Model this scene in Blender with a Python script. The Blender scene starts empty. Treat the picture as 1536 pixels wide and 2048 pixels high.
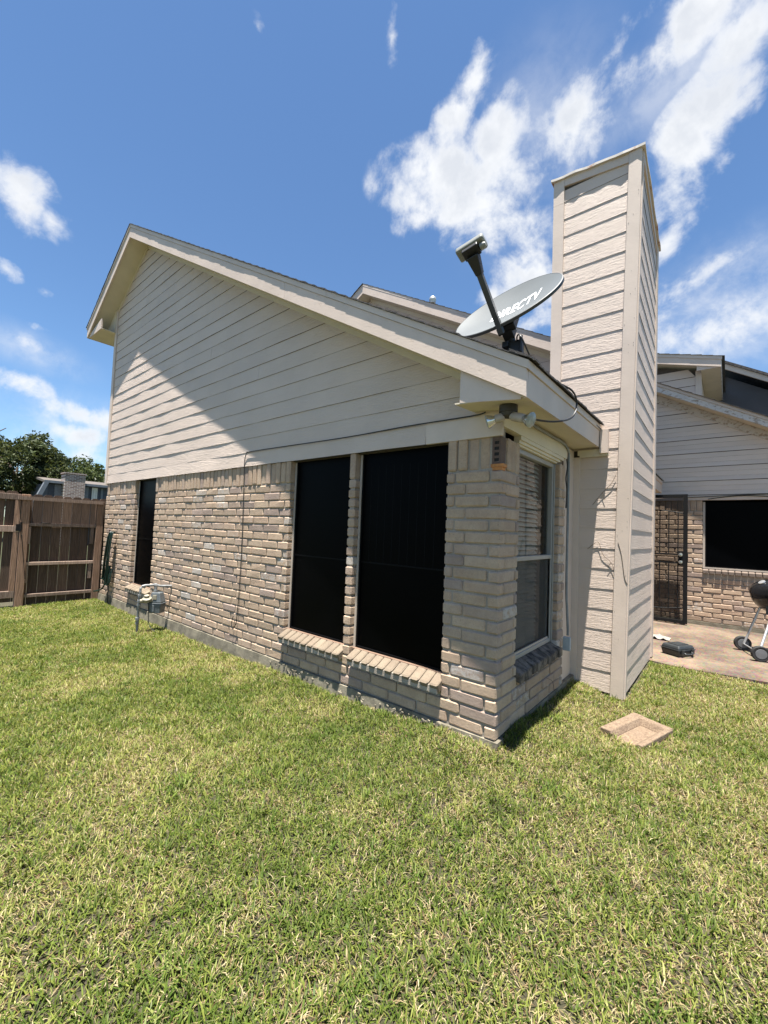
import bpy, bmesh, math, random
import numpy as np
from mathutils import Vector, Matrix

random.seed(7)
rng = np.random.default_rng(7)
S = bpy.context.scene
COL = S.collection

# ------------------------------------------------------------------ camera
CAM = Vector((1.0447, -2.3464, 1.2018))
CR = Vector((0.76982695, 0.63707484, 0.03875714))
CU = Vector((-0.00117126, -0.05931362, 0.99823871))
CF = Vector((-0.63825159, 0.76851646, 0.04491505))
FOC = 829.58
cd = bpy.data.cameras.new('camera')
cam = bpy.data.objects.new('camera', cd)
COL.objects.link(cam)
cam.matrix_world = Matrix(((CR.x, CU.x, -CF.x, CAM.x), (CR.y, CU.y, -CF.y, CAM.y), (CR.z, CU.z, -CF.z, CAM.z), (0, 0, 0, 1)))
cd.sensor_width = 36
cd.sensor_fit = 'AUTO'
cd.lens = FOC / 2048 * 36
cd.clip_start = 0.02
cd.clip_end = 3000
S.camera = cam

def ray(u, v):
    return CF + CR * ((u - 768) / FOC) - CU * ((v - 1024) / FOC)
def on(u, v, ax, val):
    d = ray(u, v)
    return CAM + d * ((val - CAM[ax]) / d[ax])
def aX(u, v, x): return on(u, v, 0, x)
def aY(u, v, y): return on(u, v, 1, y)
def aZ(u, v, z): return on(u, v, 2, z)

# ------------------------------------------------------------------ light
SUN = Vector((0.078, -0.155, 1.0)).normalized()
sl = bpy.data.lights.new('sun', 'SUN')
sl.energy = 5.0
sl.angle = math.radians(0.5)
sl.color = (1.0, 0.955, 0.89)
so = bpy.data.objects.new('sun', sl)
COL.objects.link(so)
so.rotation_euler = SUN.to_track_quat('Z', 'Y').to_euler()
so.location = (0, 0, 30)

S.view_settings.view_transform = 'Standard'
S.view_settings.look = 'None'
S.view_settings.gamma = 1
S.view_settings.use_curve_mapping = False
S.view_settings.exposure = 1.72
S.cycles.max_bounces = 8
S.cycles.diffuse_bounces = 4
S.cycles.transparent_max_bounces = 12

# ------------------------------------------------------------------ node helper
class G:
    def __init__(self, nt):
        self.nt = nt
    def n(self, t, props=None, **ins):
        nd = self.nt.nodes.new(t)
        for k, v in (props or {}).items():
            setattr(nd, k, v)
        for k, v in ins.items():
            key = k.replace('_', ' ')
            if k[0] == 'i' and k[1:].isdigit():
                s = nd.inputs[int(k[1:])]
            else:
                s = nd.inputs[key]
            if isinstance(v, bpy.types.NodeSocket):
                self.nt.links.new(v, s)
            else:
                s.default_value = v
        return nd
    def math(self, op, a, b=0.0, c=0.0, clamp=False):
        return self.n('ShaderNodeMath', {'operation': op, 'use_clamp': clamp}, i0=a, i1=b, i2=c).outputs[0]
    def mix(self, f, a, b, bt='MIX'):
        nd = self.n('ShaderNodeMix', {'data_type': 'RGBA', 'blend_type': bt})
        for i, v in ((0, f), (6, a), (7, b)):
            if isinstance(v, bpy.types.NodeSocket):
                self.nt.links.new(v, nd.inputs[i])
            else:
                nd.inputs[i].default_value = v if i == 0 else (tuple(v) + (1,))[:4]
        return nd.outputs[2]
    def noise(self, vec, scale, detail=4.0, rough=0.55, dist=0.0):
        return self.n('ShaderNodeTexNoise', Vector=vec, Scale=scale, Detail=detail, Roughness=rough, Distortion=dist).outputs[0]
    def rmp(self, v, a, b, lo=0.0, hi=1.0, smooth=True):
        nd = self.n('ShaderNodeMapRange', {'interpolation_type': 'SMOOTHSTEP' if smooth else 'LINEAR'}, Value=v)
        for i, x in ((1, a), (2, b), (3, lo), (4, hi)):
            nd.inputs[i].default_value = x
        return nd.outputs[0]
    def scl(self, vec, s, off=None):
        nd = self.n('ShaderNodeVectorMath', {'operation': 'MULTIPLY'}, i0=vec, i1=s)
        o = nd.outputs[0]
        if off is not None:
            o = self.n('ShaderNodeVectorMath', {'operation': 'ADD'}, i0=o, i1=off).outputs[0]
        return o

# ------------------------------------------------------------------ world: daylight sky with procedural clouds
W = bpy.data.worlds.new('World')
S.world = W
W.use_nodes = True
W.node_tree.nodes.clear()
g = G(W.node_tree)
sky = g.n('ShaderNodeTexSky', {'sky_type': 'NISHITA', 'sun_disc': False, 'sun_elevation': math.asin(SUN.z),
          'sun_rotation': math.atan2(SUN.x, SUN.y), 'altitude': 0, 'air_density': 1.0, 'dust_density': 0.15, 'ozone_density': 4.0})
DIR = g.n('ShaderNodeTexCoord').outputs['Generated']
def dot(vec, c):
    return g.n('ShaderNodeVectorMath', {'operation': 'DOT_PRODUCT'}, i0=vec, i1=tuple(c)).outputs['Value']
# cloud banks: azimuth/elevation positions around the sky dome (centre, half width, half height, tilt, weight)
CL = [(1390, 30, 190, 55, -14, .85), (1250, 75, 70, 34, -25, .6), (1480, 90, 90, 50, -30, .6),
      (925, 205, 95, 42, -42, .95), (985, 285, 70, 70, -30, .95), (960, 400, 175, 105, 12, 1.2), (840, 440, 70, 40, -15, .75),
      (1060, 430, 80, 110, -40, .85), (1150, 260, 55, 120, 35, .85), (1170, 210, 40, 60, 30, .6), (1090, 340, 70, 90, 30, .6),
      (1390, 270, 62, 150, 35, 1.1), (1310, 400, 80, 110, 10, 1.0), (1440, 330, 40, 60, 30, .6), (1340, 480, 40, 80, 40, .8),
      (1400, 555, 150, 28, -32, .6), (1450, 650, 150, 50, -8, .55), (1345, 590, 70, 40, -35, .65), (1490, 560, 70, 30, -30, .4),
      (1050, 560, 75, 75, -30, 1.0), (1060, 640, 50, 40, 0, .7), (985, 590, 50, 40, -20, .8), (1340, 670, 70, 40, -20, .5),
      (45, 395, 80, 62, 28, .9), (100, 440, 55, 34, 30, .7), (0, 340, 30, 60, 0, .5), (15, 540, 30, 22, 0, .42),
      (70, 690, 85, 14, 25, .42), (110, 668, 60, 9, 15, .35), (55, 773, 95, 30, 5, 1.0), (150, 825, 95, 28, 10, 1.0),
      (150, 868, 65, 24, 5, 1.0), (180, 920, 60, 26, 0, .9), (-10, 870, 60, 30, 0, .7), (-120, 800, 120, 50, 0, 1.0),
      (515, 52, 16, 26, 10, .42), (783, 78, 20, 62, 12, .62), (885, 588, 55, 75, 25, .42), (685, 515, 30, 18, -20, .36), (90, 585, 18, 10, 0, .35)]
M = None
def blob(c, e1, r1, e2, r2, w):
    global M
    a = g.math('DIVIDE', dot(DIR, e1), r1)
    b = g.math('DIVIDE', dot(DIR, e2), r2)
    q = g.math('ADD', g.math('MULTIPLY', a, a), g.math('MULTIPLY', b, b))
    q = g.math('ADD', q, g.math('MULTIPLY', g.math('LESS_THAN', dot(DIR, c), 0.0), 50.0))
    m = g.math('MULTIPLY', g.math('SUBTRACT', 1.0, g.math('SQRT', q), clamp=True), w)
    M = m if M is None else g.math('MAXIMUM', M, m)
for (u, v, ru, rv, ang, w) in CL:
    c = ray(u, v).normalized()
    t = math.radians(ang)
    d1 = ray(u + math.cos(t), v + math.sin(t)).normalized() - c
    d2 = ray(u - math.sin(t), v + math.cos(t)).normalized() - c
    d1 -= c * d1.dot(c); d2 -= c * d2.dot(c)
    r1 = d1.length * ru * 1.45; r2 = d2.length * rv * 1.45
    blob(c, d1.normalized(), r1, d2.normalized(), r2, w)
for k in range(16):      # the same fair-weather clouds over the rest of the sky
    az = math.radians(150 + k * 14.3); el = math.radians(random.choice((8, 14, 22, 35, 50)))
    c = Vector((math.cos(az) * math.cos(el), math.sin(az) * math.cos(el), math.sin(el)))
    if c.dot(CF) > 0.15:
        continue
    e1 = Vector((-math.sin(az), math.cos(az), 0)); e2 = c.cross(e1)
    blob(c, e1, random.uniform(.12, .3), e2, random.uniform(.06, .16), 1.0)
sep = g.n('ShaderNodeSeparateXYZ', Vector=DIR)
zz = g.math('ADD', g.math('MAXIMUM', sep.outputs[2], 0.0), 0.16)
pl = g.n('ShaderNodeVectorMath', {'operation': 'SCALE'}, i0=DIR, Scale=g.math('DIVIDE', 1.0, zz)).outputs[0]
f1 = g.noise(g.scl(DIR, (1.0, 1.0, 1.0)), 6.5, 10.0, 0.60, 0.25)
f2 = g.noise(DIR, 24.0, 7.0, 0.62, 0.3)
f3 = g.noise(DIR, 9.0, 5.0, 0.55)
fb = g.math('ADD', g.math('MULTIPLY', f1, 0.80), g.math('MULTIPLY', f2, 0.20))
Mc = g.rmp(M, -0.10, 0.95, -0.06, 0.64, True)
dens = g.math('ADD', Mc, g.math('MULTIPLY', g.math('SUBTRACT', fb, 0.5), 3.1))
dens = g.math('MULTIPLY', dens, g.rmp(M, 0.0, 0.16))
mask = g.rmp(dens, 0.10, 0.70)
core = g.math('MULTIPLY', g.rmp(g.math('ADD', f3, g.math('MULTIPLY', g.math('SUBTRACT', f1, 0.5), 0.6)), 0.42, 0.66), g.rmp(dens, 0.35, 0.8))
ccol = g.mix(core, (6.0, 6.1, 6.25), (4.75, 4.95, 5.3))
skyc = g.mix(1.0, sky.outputs[0], (0.86, 1.0, 1.08), 'MULTIPLY')
MAIN = M
M = None
for (u, v, ru, rv, ang, w) in [(1450, 630, 210, 130, -15, 1.0), (1420, 80, 260, 110, -15, .8), (1060, 330, 190, 160, -30, .7), (60, 700, 160, 40, 20, .7), (90, 860, 190, 90, 0, .9)]:
    c = ray(u, v).normalized(); t = math.radians(ang)
    d1 = ray(u + math.cos(t), v + math.sin(t)).normalized() - c; d2 = ray(u - math.sin(t), v + math.cos(t)).normalized() - c
    d1 -= c * d1.dot(c); d2 -= c * d2.dot(c)
    blob(c, d1.normalized(), d1.length * ru * 1.4, d2.normalized(), d2.length * rv * 1.4, w)
veil = g.math('MULTIPLY', g.rmp(M, 0.0, 0.8), g.rmp(g.math('ADD', f1, g.math('MULTIPLY', f2, 0.5)), 0.50, 1.0, 0.05, 0.85))
mask = g.math('SUBTRACT', 1.0, g.math('MULTIPLY', g.math('SUBTRACT', 1.0, mask), g.math('SUBTRACT', 1.0, g.math('MULTIPLY', veil, 0.75))))
final = g.mix(g.math('MULTIPLY', mask, 0.96), skyc, ccol)
bg = g.n('ShaderNodeBackground', Color=final, Strength=0.051)
out = g.n('ShaderNodeOutputWorld', Surface=bg.outputs[0])

# ------------------------------------------------------------------ materials
MATS = {}
def new_mat(name):
    m = bpy.data.materials.new(name)
    m.use_nodes = True
    m.node_tree.nodes.clear()
    MATS[name] = m
    return m, G(m.node_tree)
def finish(m, g, col, rough=0.8, height=None, bump=0.3, dist=0.01, **kw):
    b = g.n('ShaderNodeBsdfPrincipled')
    def put(k, v):
        if isinstance(v, bpy.types.NodeSocket):
            g.nt.links.new(v, b.inputs[k])
        else:
            b.inputs[k].default_value = (tuple(v) + (1,))[:4] if k == 'Base Color' else v
    put('Base Color', col)
    put('Roughness', rough)
    for k, v in kw.items():
        put(k.replace('_', ' '), v)
    if height is not None:
        bp = g.n('ShaderNodeBump', Strength=bump, Distance=dist, Height=height)
        g.nt.links.new(bp.outputs[0], b.inputs['Normal'])
    o = g.n('ShaderNodeOutputMaterial', Surface=b.outputs[0])
    return m
def obj_vec(g, rnd=True):
    tc = g.n('ShaderNodeTexCoord').outputs['Object']
    if rnd:
        oi = g.n('ShaderNodeObjectInfo')
        off = g.n('ShaderNodeVectorMath', {'operation': 'SCALE'}, i0=(37.0, 19.0, 53.0), Scale=oi.outputs['Random']).outputs[0]
        tc = g.n('ShaderNodeVectorMath', {'operation': 'ADD'}, i0=tc, i1=off).outputs[0]
    return tc
def world_vec(g):
    return g.n('ShaderNodeNewGeometry').outputs['Position']

def simple(name, col, rough=0.7, var=0.15, scale=8.0, bump=0.15, bscale=60.0, **kw):
    m, g = new_mat(name)
    v = obj_vec(g)
    n1 = g.noise(v, scale, 6.0, 0.6)
    c = g.mix(g.rmp(n1, 0.3, 0.7), [x * (1 - var) for x in col], [min(1, x * (1 + var)) for x in col])
    return finish(m, g, c, rough, g.noise(v, bscale, 4.0), bump, 0.004, **kw)

def brick_mat(name, single):
    m, g = new_mat(name)
    v = world_vec(g)
    if single:
        oi = g.n('ShaderNodeObjectInfo')
        base, al = oi.outputs['Color'], oi.outputs['Alpha']
    else:
        at = g.n('ShaderNodeAttribute', {'attribute_name': 'tint'})
        base, al = at.outputs['Color'], at.outputs['Alpha']
    n1 = g.noise(v, 9.0, 6.0, 0.65)
    n2 = g.noise(v, 70.0, 5.0, 0.7)
    c = g.mix(g.rmp(n1, 0.32, 0.68, 0.0, 0.55), base, g.mix(1.0, base, (0.72, 0.66, 0.66), 'MULTIPLY'))
    c = g.mix(g.rmp(n2, 0.35, 0.7, 0.0, 0.5), c, g.mix(1.0, c, (1.3, 1.27, 1.2), 'MULTIPLY'))
    pits = g.rmp(g.noise(v, 190.0, 2.0, 0.5), 0.62, 0.72)
    c = g.mix(g.math('MULTIPLY', pits, 0.6), c, g.mix(1.0, c, (0.35, 0.32, 0.3), 'MULTIPLY'))
    ef = g.noise(v, 22.0, 8.0, 0.75, 0.4)
    wm = g.rmp(g.math('ADD', ef, g.math('MULTIPLY', g.math('SUBTRACT', 1.0, al), 0.42)), 0.66, 0.82)
    c = g.mix(g.math('MULTIPLY', wm, 0.6), c, (0.50, 0.47, 0.43))
    h = g.math('SUBTRACT', g.math('ADD', n2, g.math('MULTIPLY', n1, 0.5)), g.math('MULTIPLY', pits, 0.8))
    return finish(m, g, c, 0.92, h, 0.55, 0.004)
brick_mat('brick_single', True)
brick_mat('brick_merged', False)

m, g = new_mat('mortar')
v = world_vec(g)
n1 = g.noise(v, 5.0, 5.0); n2 = g.noise(v, 130.0, 4.0, 0.7)
c = g.mix(g.rmp(n1, .3, .7), (.285, .242, .194), (.38, .328, .268))
c = g.mix(g.rmp(n2, .4, .7, 0, .4), c, (.18, .16, .14))
finish(m, g, c, .95, n2, .6, .006)

def siding_mat(name, col, grain=1.0, axis=(2.2, 2.2, 26.0), bump=.55):
    m, g = new_mat(name)
    v = obj_vec(g)
    w = g.noise(v, 2.5, 3.0)
    vv = g.n('ShaderNodeVectorMath', {'operation': 'ADD'}, i0=v, i1=g.scl(g.n('ShaderNodeTexNoise', Vector=v, Scale=4.0, Detail=2.0).outputs[1], (0.0, 0.0, 0.045))).outputs[0]
    gr = g.noise(g.scl(vv, axis), 5.0, 4.0, .65, .6)
    fine = g.noise(g.scl(vv, (axis[0] * 2, axis[1] * 2, axis[2] * 1.5)), 14.0, 3.0, .6)
    d = g.noise(v, 1.3, 5.0, .6)
    c = g.mix(g.rmp(d, .3, .72), [x * .93 for x in col], [min(1, x * 1.04) for x in col])
    spots = g.rmp(g.noise(v, 33.0, 3.0, .6), .70, .78)
    c = g.mix(g.math('MULTIPLY', spots, .35), c, [x * .6 for x in col])
    h = g.math('ADD', g.math('MULTIPLY', g.rmp(gr, .35, .65), 1.0), g.math('MULTIPLY', fine, .45))
    return finish(m, g, c, .62, h, bump * grain * .85, .0055)
SIDE = (.585, .478, .398)
siding_mat('siding', SIDE)
siding_mat('siding_grey_side', SIDE, .66, (2.2, 2.2, 26.0))
siding_mat('siding_wing', (.66, .565, .49), .25)
siding_mat('siding_smooth', (.56, .465, .395), .35)

def trim_mat(name, col, peel=.0, bump=.25):
    m, g = new_mat(name)
    v = obj_vec(g)
    n1 = g.noise(v, 3.0, 5.0, .6); n2 = g.noise(v, 80.0, 4.0, .6)
    c = g.mix(g.rmp(n1, .3, .7), [x * .93 for x in col], [min(1, x * 1.05) for x in col])
    spots = g.rmp(g.noise(v, 24.0, 4.0, .7), .70, .76)
    c = g.mix(g.math('MULTIPLY', spots, .45), c, (.22, .17, .13))
    h = n2
    if peel > 0:
        p = g.rmp(g.noise(g.scl(v, (1, 1, 2.0)), 13.0, 8.0, .75, .5), .62 - peel * .1, .66 - peel * .1)
        c = g.mix(g.math('MULTIPLY', p, peel), c, (.30, .22, .15))
        h = g.math('SUBTRACT', n2, g.math('MULTIPLY', p, .8))
    return finish(m, g, c, .6, h, bump, .004)
trim_mat('trim', (.58, .475, .395), .25)
trim_mat('trim_plain', (.575, .475, .395), 0)
trim_mat('trim_peeling', (.58, .535, .49), .85, .5)
trim_mat('soffit', (.60, .525, .40), 0)
trim_mat('trim_cream', (.62, .545, .405), .2)
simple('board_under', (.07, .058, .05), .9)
simple('shingle', (.05, .046, .044), .95, .5, 25.0, .8, 140.0)
simple('concrete', (.165, .145, .105), .95, .35, 9.0, .7, 45.0)
simple('screen', (.0008, .0009, .0012), .38, .3, 2.0, .03, 900.0, Specular_IOR_Level=.035)
simple('screen_frame', (.0025, .0025, .003), .6, Specular_IOR_Level=.1)
simple('blind_edge', (.0030, .0031, .0036), .6, Specular_IOR_Level=.1)
simple('alu_frame', (.42, .36, .30), .4, .1, 5, .05)
simple('alu_brown', (.26, .17, .12), .45, .15, 5, .05)
simple('alu_white', (.285, .268, .238), .35, .06, 5, .03)
simple('blind', (.36, .335, .29), .55, .06)
simple('interior_shade', (.02, .018, .016), .9)  # near-black colour stands in for the shade of enclosed spaces
simple('curtain', (.12, .075, .05), .9, .3, 6.0, .2)
simple('insect_screen', (.05, .05, .05), .7, .3, 300.0)
simple('galvanised', (.20, .205, .205), .5, .25, 25.0, .2, 90.0)
simple('meter_grey', (.095, .108, .115), .42, .15, 12.0, .12)
simple('meter_cream', (.25, .225, .165), .5, .15, 10.0, .15)
simple('hose_green', (.005, .022, .017), .35, .3, 10.0, .1)
simple('cable_black', (.010, .010, .010), .5)
simple('dish_grey', (.122, .131, .129), .42, .06, 4.0, .03)
simple('dish_dark', (.040, .043, .044), .5, .2, 9.0, .1)
simple('dish_black', (.012, .012, .013), .5)
simple('lnb_grey', (.20, .205, .185), .5, .1)
simple('logo_white', (.80, .81, .82), .5, .03)
simple('lamp_brown', (.035, .03, .026), .5)
simple('lamp_holder', (.36, .31, .27), .5)
simple('lamp_silver', (.62, .62, .60), .18, .05, 5.0, .02, 60.0, Metallic=.85)
simple('lamp_lens', (.30, .31, .28), .08, .25, 30.0, .5, 60.0)
simple('enamel_black', (.010, .010, .011), .16, .2)
simple('rubber', (.018, .018, .018), .75)
simple('wheel_grey', (.12, .125, .13), .55)
simple('aluminium', (.50, .50, .50), .35, .08, 6.0, .05, 60.0, Metallic=.7)
simple('plastic_black', (.022, .025, .026), .45, .2, 9.0, .15)
simple('iron_black', (.008, .008, .008), .65, .2, 20.0, .15, Specular_IOR_Level=.2)
simple('brass', (.62, .60, .55), .25, .05, 5, .02, 60, Metallic=.9)
simple('conduit_grey', (.19, .20, .20), .5, .2)
simple('box_grey', (.30, .345, .37), .5, .12)
simple('wood_block', (.42, .17, .045), .7, .35, 14.0, .4)
simple('bark', (.10, .075, .055), .95, .3, 9.0, .8, 20.0)
simple('nb_roof', (.10, .085, .072), .95, .25, 6.0, .4)
simple('nb_blue', (.052, .060, .080), .8, .12)
simple('nb_trim', (.12, .135, .155), .7, .1)
simple('nb_white', (.60, .60, .58), .7, .05)
simple('nb_glass', (.16, .17, .19), .12, .2)
simple('dark_siding', (.070, .068, .076), .75, .1, 3.0, .2)
simple('metal_cap', (.55, .50, .45), .45, .25, 6.0, .1)
simple('rag', (.22, .205, .18), .95, .1)
simple('dry_leaf', (.34, .22, .14), .9, .3)
simple('twig', (.10, .075, .055), .95, .3)
simple('vent_metal', (.48, .48, .46), .4, .2, 15.0, .1, 60.0, Metallic=.4)

m, g = new_mat('mossy_brick')
v = world_vec(g)
n1 = g.noise(v, 14.0, 8.0, .7); n2 = g.noise(v, 90.0, 4.0, .7)
c = g.mix(g.rmp(n1, .38, .62), (.042, .035, .030), (.175, .140, .110))
finish(m, g, c, .92, n2, .8, .006)

def wood_mat(name, a, b):
    m, g = new_mat(name)
    v = obj_vec(g)
    warp = g.scl(g.n('ShaderNodeTexNoise', Vector=v, Scale=1.8, Detail=2.0).outputs[1], (.10, .10, .0))
    vv = g.n('ShaderNodeVectorMath', {'operation': 'ADD'}, i0=v, i1=warp).outputs[0]
    st = g.noise(g.scl(vv, (28.0, 28.0, 1.2)), 2.2, 5.0, .6, .4)
    ring = g.n('ShaderNodeTexWave', {'wave_type': 'BANDS', 'bands_direction': 'Y'}, Vector=g.scl(vv, (1, 1, .12)), Scale=16.0, Distortion=6.0, Detail=3.0, Detail_Scale=1.2).outputs[1]
    oi = g.n('ShaderNodeObjectInfo').outputs['Random']
    c = g.mix(g.rmp(st, .3, .7), a, b)
    c = g.mix(g.math('MULTIPLY', ring, .35), c, [x * .5 for x in a])
    hs = g.n('ShaderNodeHueSaturation', Value=g.rmp(oi, 0, 1, .62, 1.35, False), Color=c).outputs[0]
    return finish(m, g, hs, .85, g.math('ADD', st, g.math('MULTIPLY', ring, .4)), .35, .006)
wood_mat('picket_wood', (.068, .041, .026), (.128, .083, .056))
wood_mat('post_wood', (.155, .090, .056), (.27, .168, .110))
wood_mat('rail_wood', (.21, .142, .105), (.33, .24, .185))

m, g = new_mat('patio')
v = world_vec(g)
vo = g.n('ShaderNodeTexVoronoi', Vector=v, Scale=55.0)
n1 = g.noise(v, 1.6, 7.0, .65); n2 = g.noise(v, 120.0, 3.0)
c = g.mix(g.rmp(n1, .35, .68), (.062, .042, .029), (.195, .142, .095))
c = g.mix(g.math('MULTIPLY', vo.outputs[0], .55), c, g.mix(1.0, vo.outputs[1], (.25, .185, .13), 'MULTIPLY'))
finish(m, g, c, .95, g.math('ADD', vo.outputs[0], n2), .4, .008)

m, g = new_mat('splash_stone')
v = world_vec(g)
vo = g.n('ShaderNodeTexVoronoi', Vector=v, Scale=130.0)
n1 = g.noise(v, 12.0, 6.0, .65)
sp = g.n('ShaderNodeSeparateXYZ', Vector=vo.outputs[1]).outputs[0]
c = g.mix(sp, (.120, .080, .051), (.232, .168, .108))
c = g.mix(g.rmp(n1, .35, .7, 0, .35), c, (.13, .09, .066))
finish(m, g, c, .95, g.math('SUBTRACT', 1.0, vo.outputs[0]), .5, .004)

m, g = new_mat('soil')
v = world_vec(g)
n1 = g.noise(v, 3.0, 8.0, .7); n2 = g.noise(v, 60.0, 6.0, .75)
c = g.mix(g.rmp(n2, .35, .65), (.022, .018, .010), (.095, .078, .044))
c = g.mix(g.rmp(n1, .35, .7, 0, .5), c, (.045, .05, .018))
finish(m, g, c, .98, n2, .8, .02)

m, g = new_mat('far_ground')
v = world_vec(g)
n1 = g.noise(v, .35, 8.0, .7); n2 = g.noise(v, 9.0, 6.0, .75)
c = g.mix(g.rmp(n2, .35, .65), (.03, .042, .013), (.07, .075, .028))
c = g.mix(g.rmp(n1, .35, .7, 0, .5), c, (.06, .055, .027))
finish(m, g, c, .98, n2, .5, .05)

def leafy(name, rough=.5, trans=.35, attr='tint', gloss=.012):
    m, g = new_mat(name)
    at = g.n('ShaderNodeAttribute', {'attribute_name': attr}).outputs['Color']
    d = g.n('ShaderNodeBsdfDiffuse', Color=at)
    t = g.n('ShaderNodeBsdfTranslucent', Color=g.mix(1.0, at, (1.15, 1.1, .6), 'MULTIPLY'))
    gl = g.n('ShaderNodeBsdfGlossy', Roughness=.45)
    gl.inputs[0].default_value = (.9, .9, .9, 1)
    ms = g.n('ShaderNodeMixShader', i0=trans, i1=d.outputs[0], i2=t.outputs[0])
    m2 = g.n('ShaderNodeMixShader', i0=gloss, i1=ms.outputs[0], i2=gl.outputs[0])
    g.n('ShaderNodeOutputMaterial', Surface=m2.outputs[0])
leafy('grass_blade', .5, .30, gloss=.006)
leafy('leaf', .4, .25)

m, g = new_mat('glass')
fr = g.n('ShaderNodeFresnel', IOR=1.5).outputs[0]
gl = g.n('ShaderNodeBsdfGlossy', Roughness=.015)
tr = g.n('ShaderNodeBsdfTransparent')
tr.inputs[0].default_value = (.86, .88, .86, 1)
ms = g.n('ShaderNodeMixShader', i0=g.math('MULTIPLY', g.math('MULTIPLY', fr, .85), g.math('SUBTRACT', 1.0, g.n('ShaderNodeNewGeometry').outputs['Backfacing']), clamp=True), i1=tr.outputs[0], i2=gl.outputs[0])
g.n('ShaderNodeOutputMaterial', Surface=ms.outputs[0])

m, g = new_mat('mesh_screen')
d = g.n('ShaderNodeBsdfDiffuse'); d.inputs[0].default_value = (.10, .095, .088, 1)
tr = g.n('ShaderNodeBsdfTransparent')
ms = g.n('ShaderNodeMixShader', i0=.30, i1=tr.outputs[0], i2=d.outputs[0])
g.n('ShaderNodeOutputMaterial', Surface=ms.outputs[0])

m, g = new_mat('door_mesh')
d = g.n('ShaderNodeBsdfDiffuse'); d.inputs[0].default_value = (.012, .011, .010, 1)
tr = g.n('ShaderNodeBsdfTransparent')
ms = g.n('ShaderNodeMixShader', i0=.36, i1=tr.outputs[0], i2=d.outputs[0])
g.n('ShaderNodeOutputMaterial', Surface=ms.outputs[0])

m, g = new_mat('nb_brick')
v = obj_vec(g, False)
br = g.n('ShaderNodeTexBrick', Vector=g.n('ShaderNodeMapping', Vector=v, Rotation=(0, math.pi / 2, math.pi / 2)).outputs[0], Scale=1.0, Mortar_Size=.012)
br.inputs['Color1'].default_value = (.10, .052, .040, 1); br.inputs['Color2'].default_value = (.27, .195, .16, 1); br.inputs['Mortar'].default_value = (.40, .36, .33, 1)
br.inputs['Brick Width'].default_value = .22; br.inputs['Row Height'].default_value = .075
finish(m, g, br.outputs[0], .9, br.outputs[1], .3, .01)

# ------------------------------------------------------------------ mesh helpers
WL = {}
def tag(o, label=None, cat=None, group=None, kind=None):
    if label: o['label'] = label
    if cat: o['category'] = cat
    if group: o['group'] = group
    if kind: o['kind'] = kind
    return o
def place(o, parent, loc):
    COL.objects.link(o)
    WL[o.name] = Vector(loc)
    if parent is not None:
        o.parent = parent
        o.location = Vector(loc) - WL[parent.name]
    else:
        o.location = loc
    return o
def empty(name, loc, label, cat, group=None):
    o = bpy.data.objects.new(name, None)
    o.empty_display_size = .1
    place(o, None, loc)
    return tag(o, label, cat, group)

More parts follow.
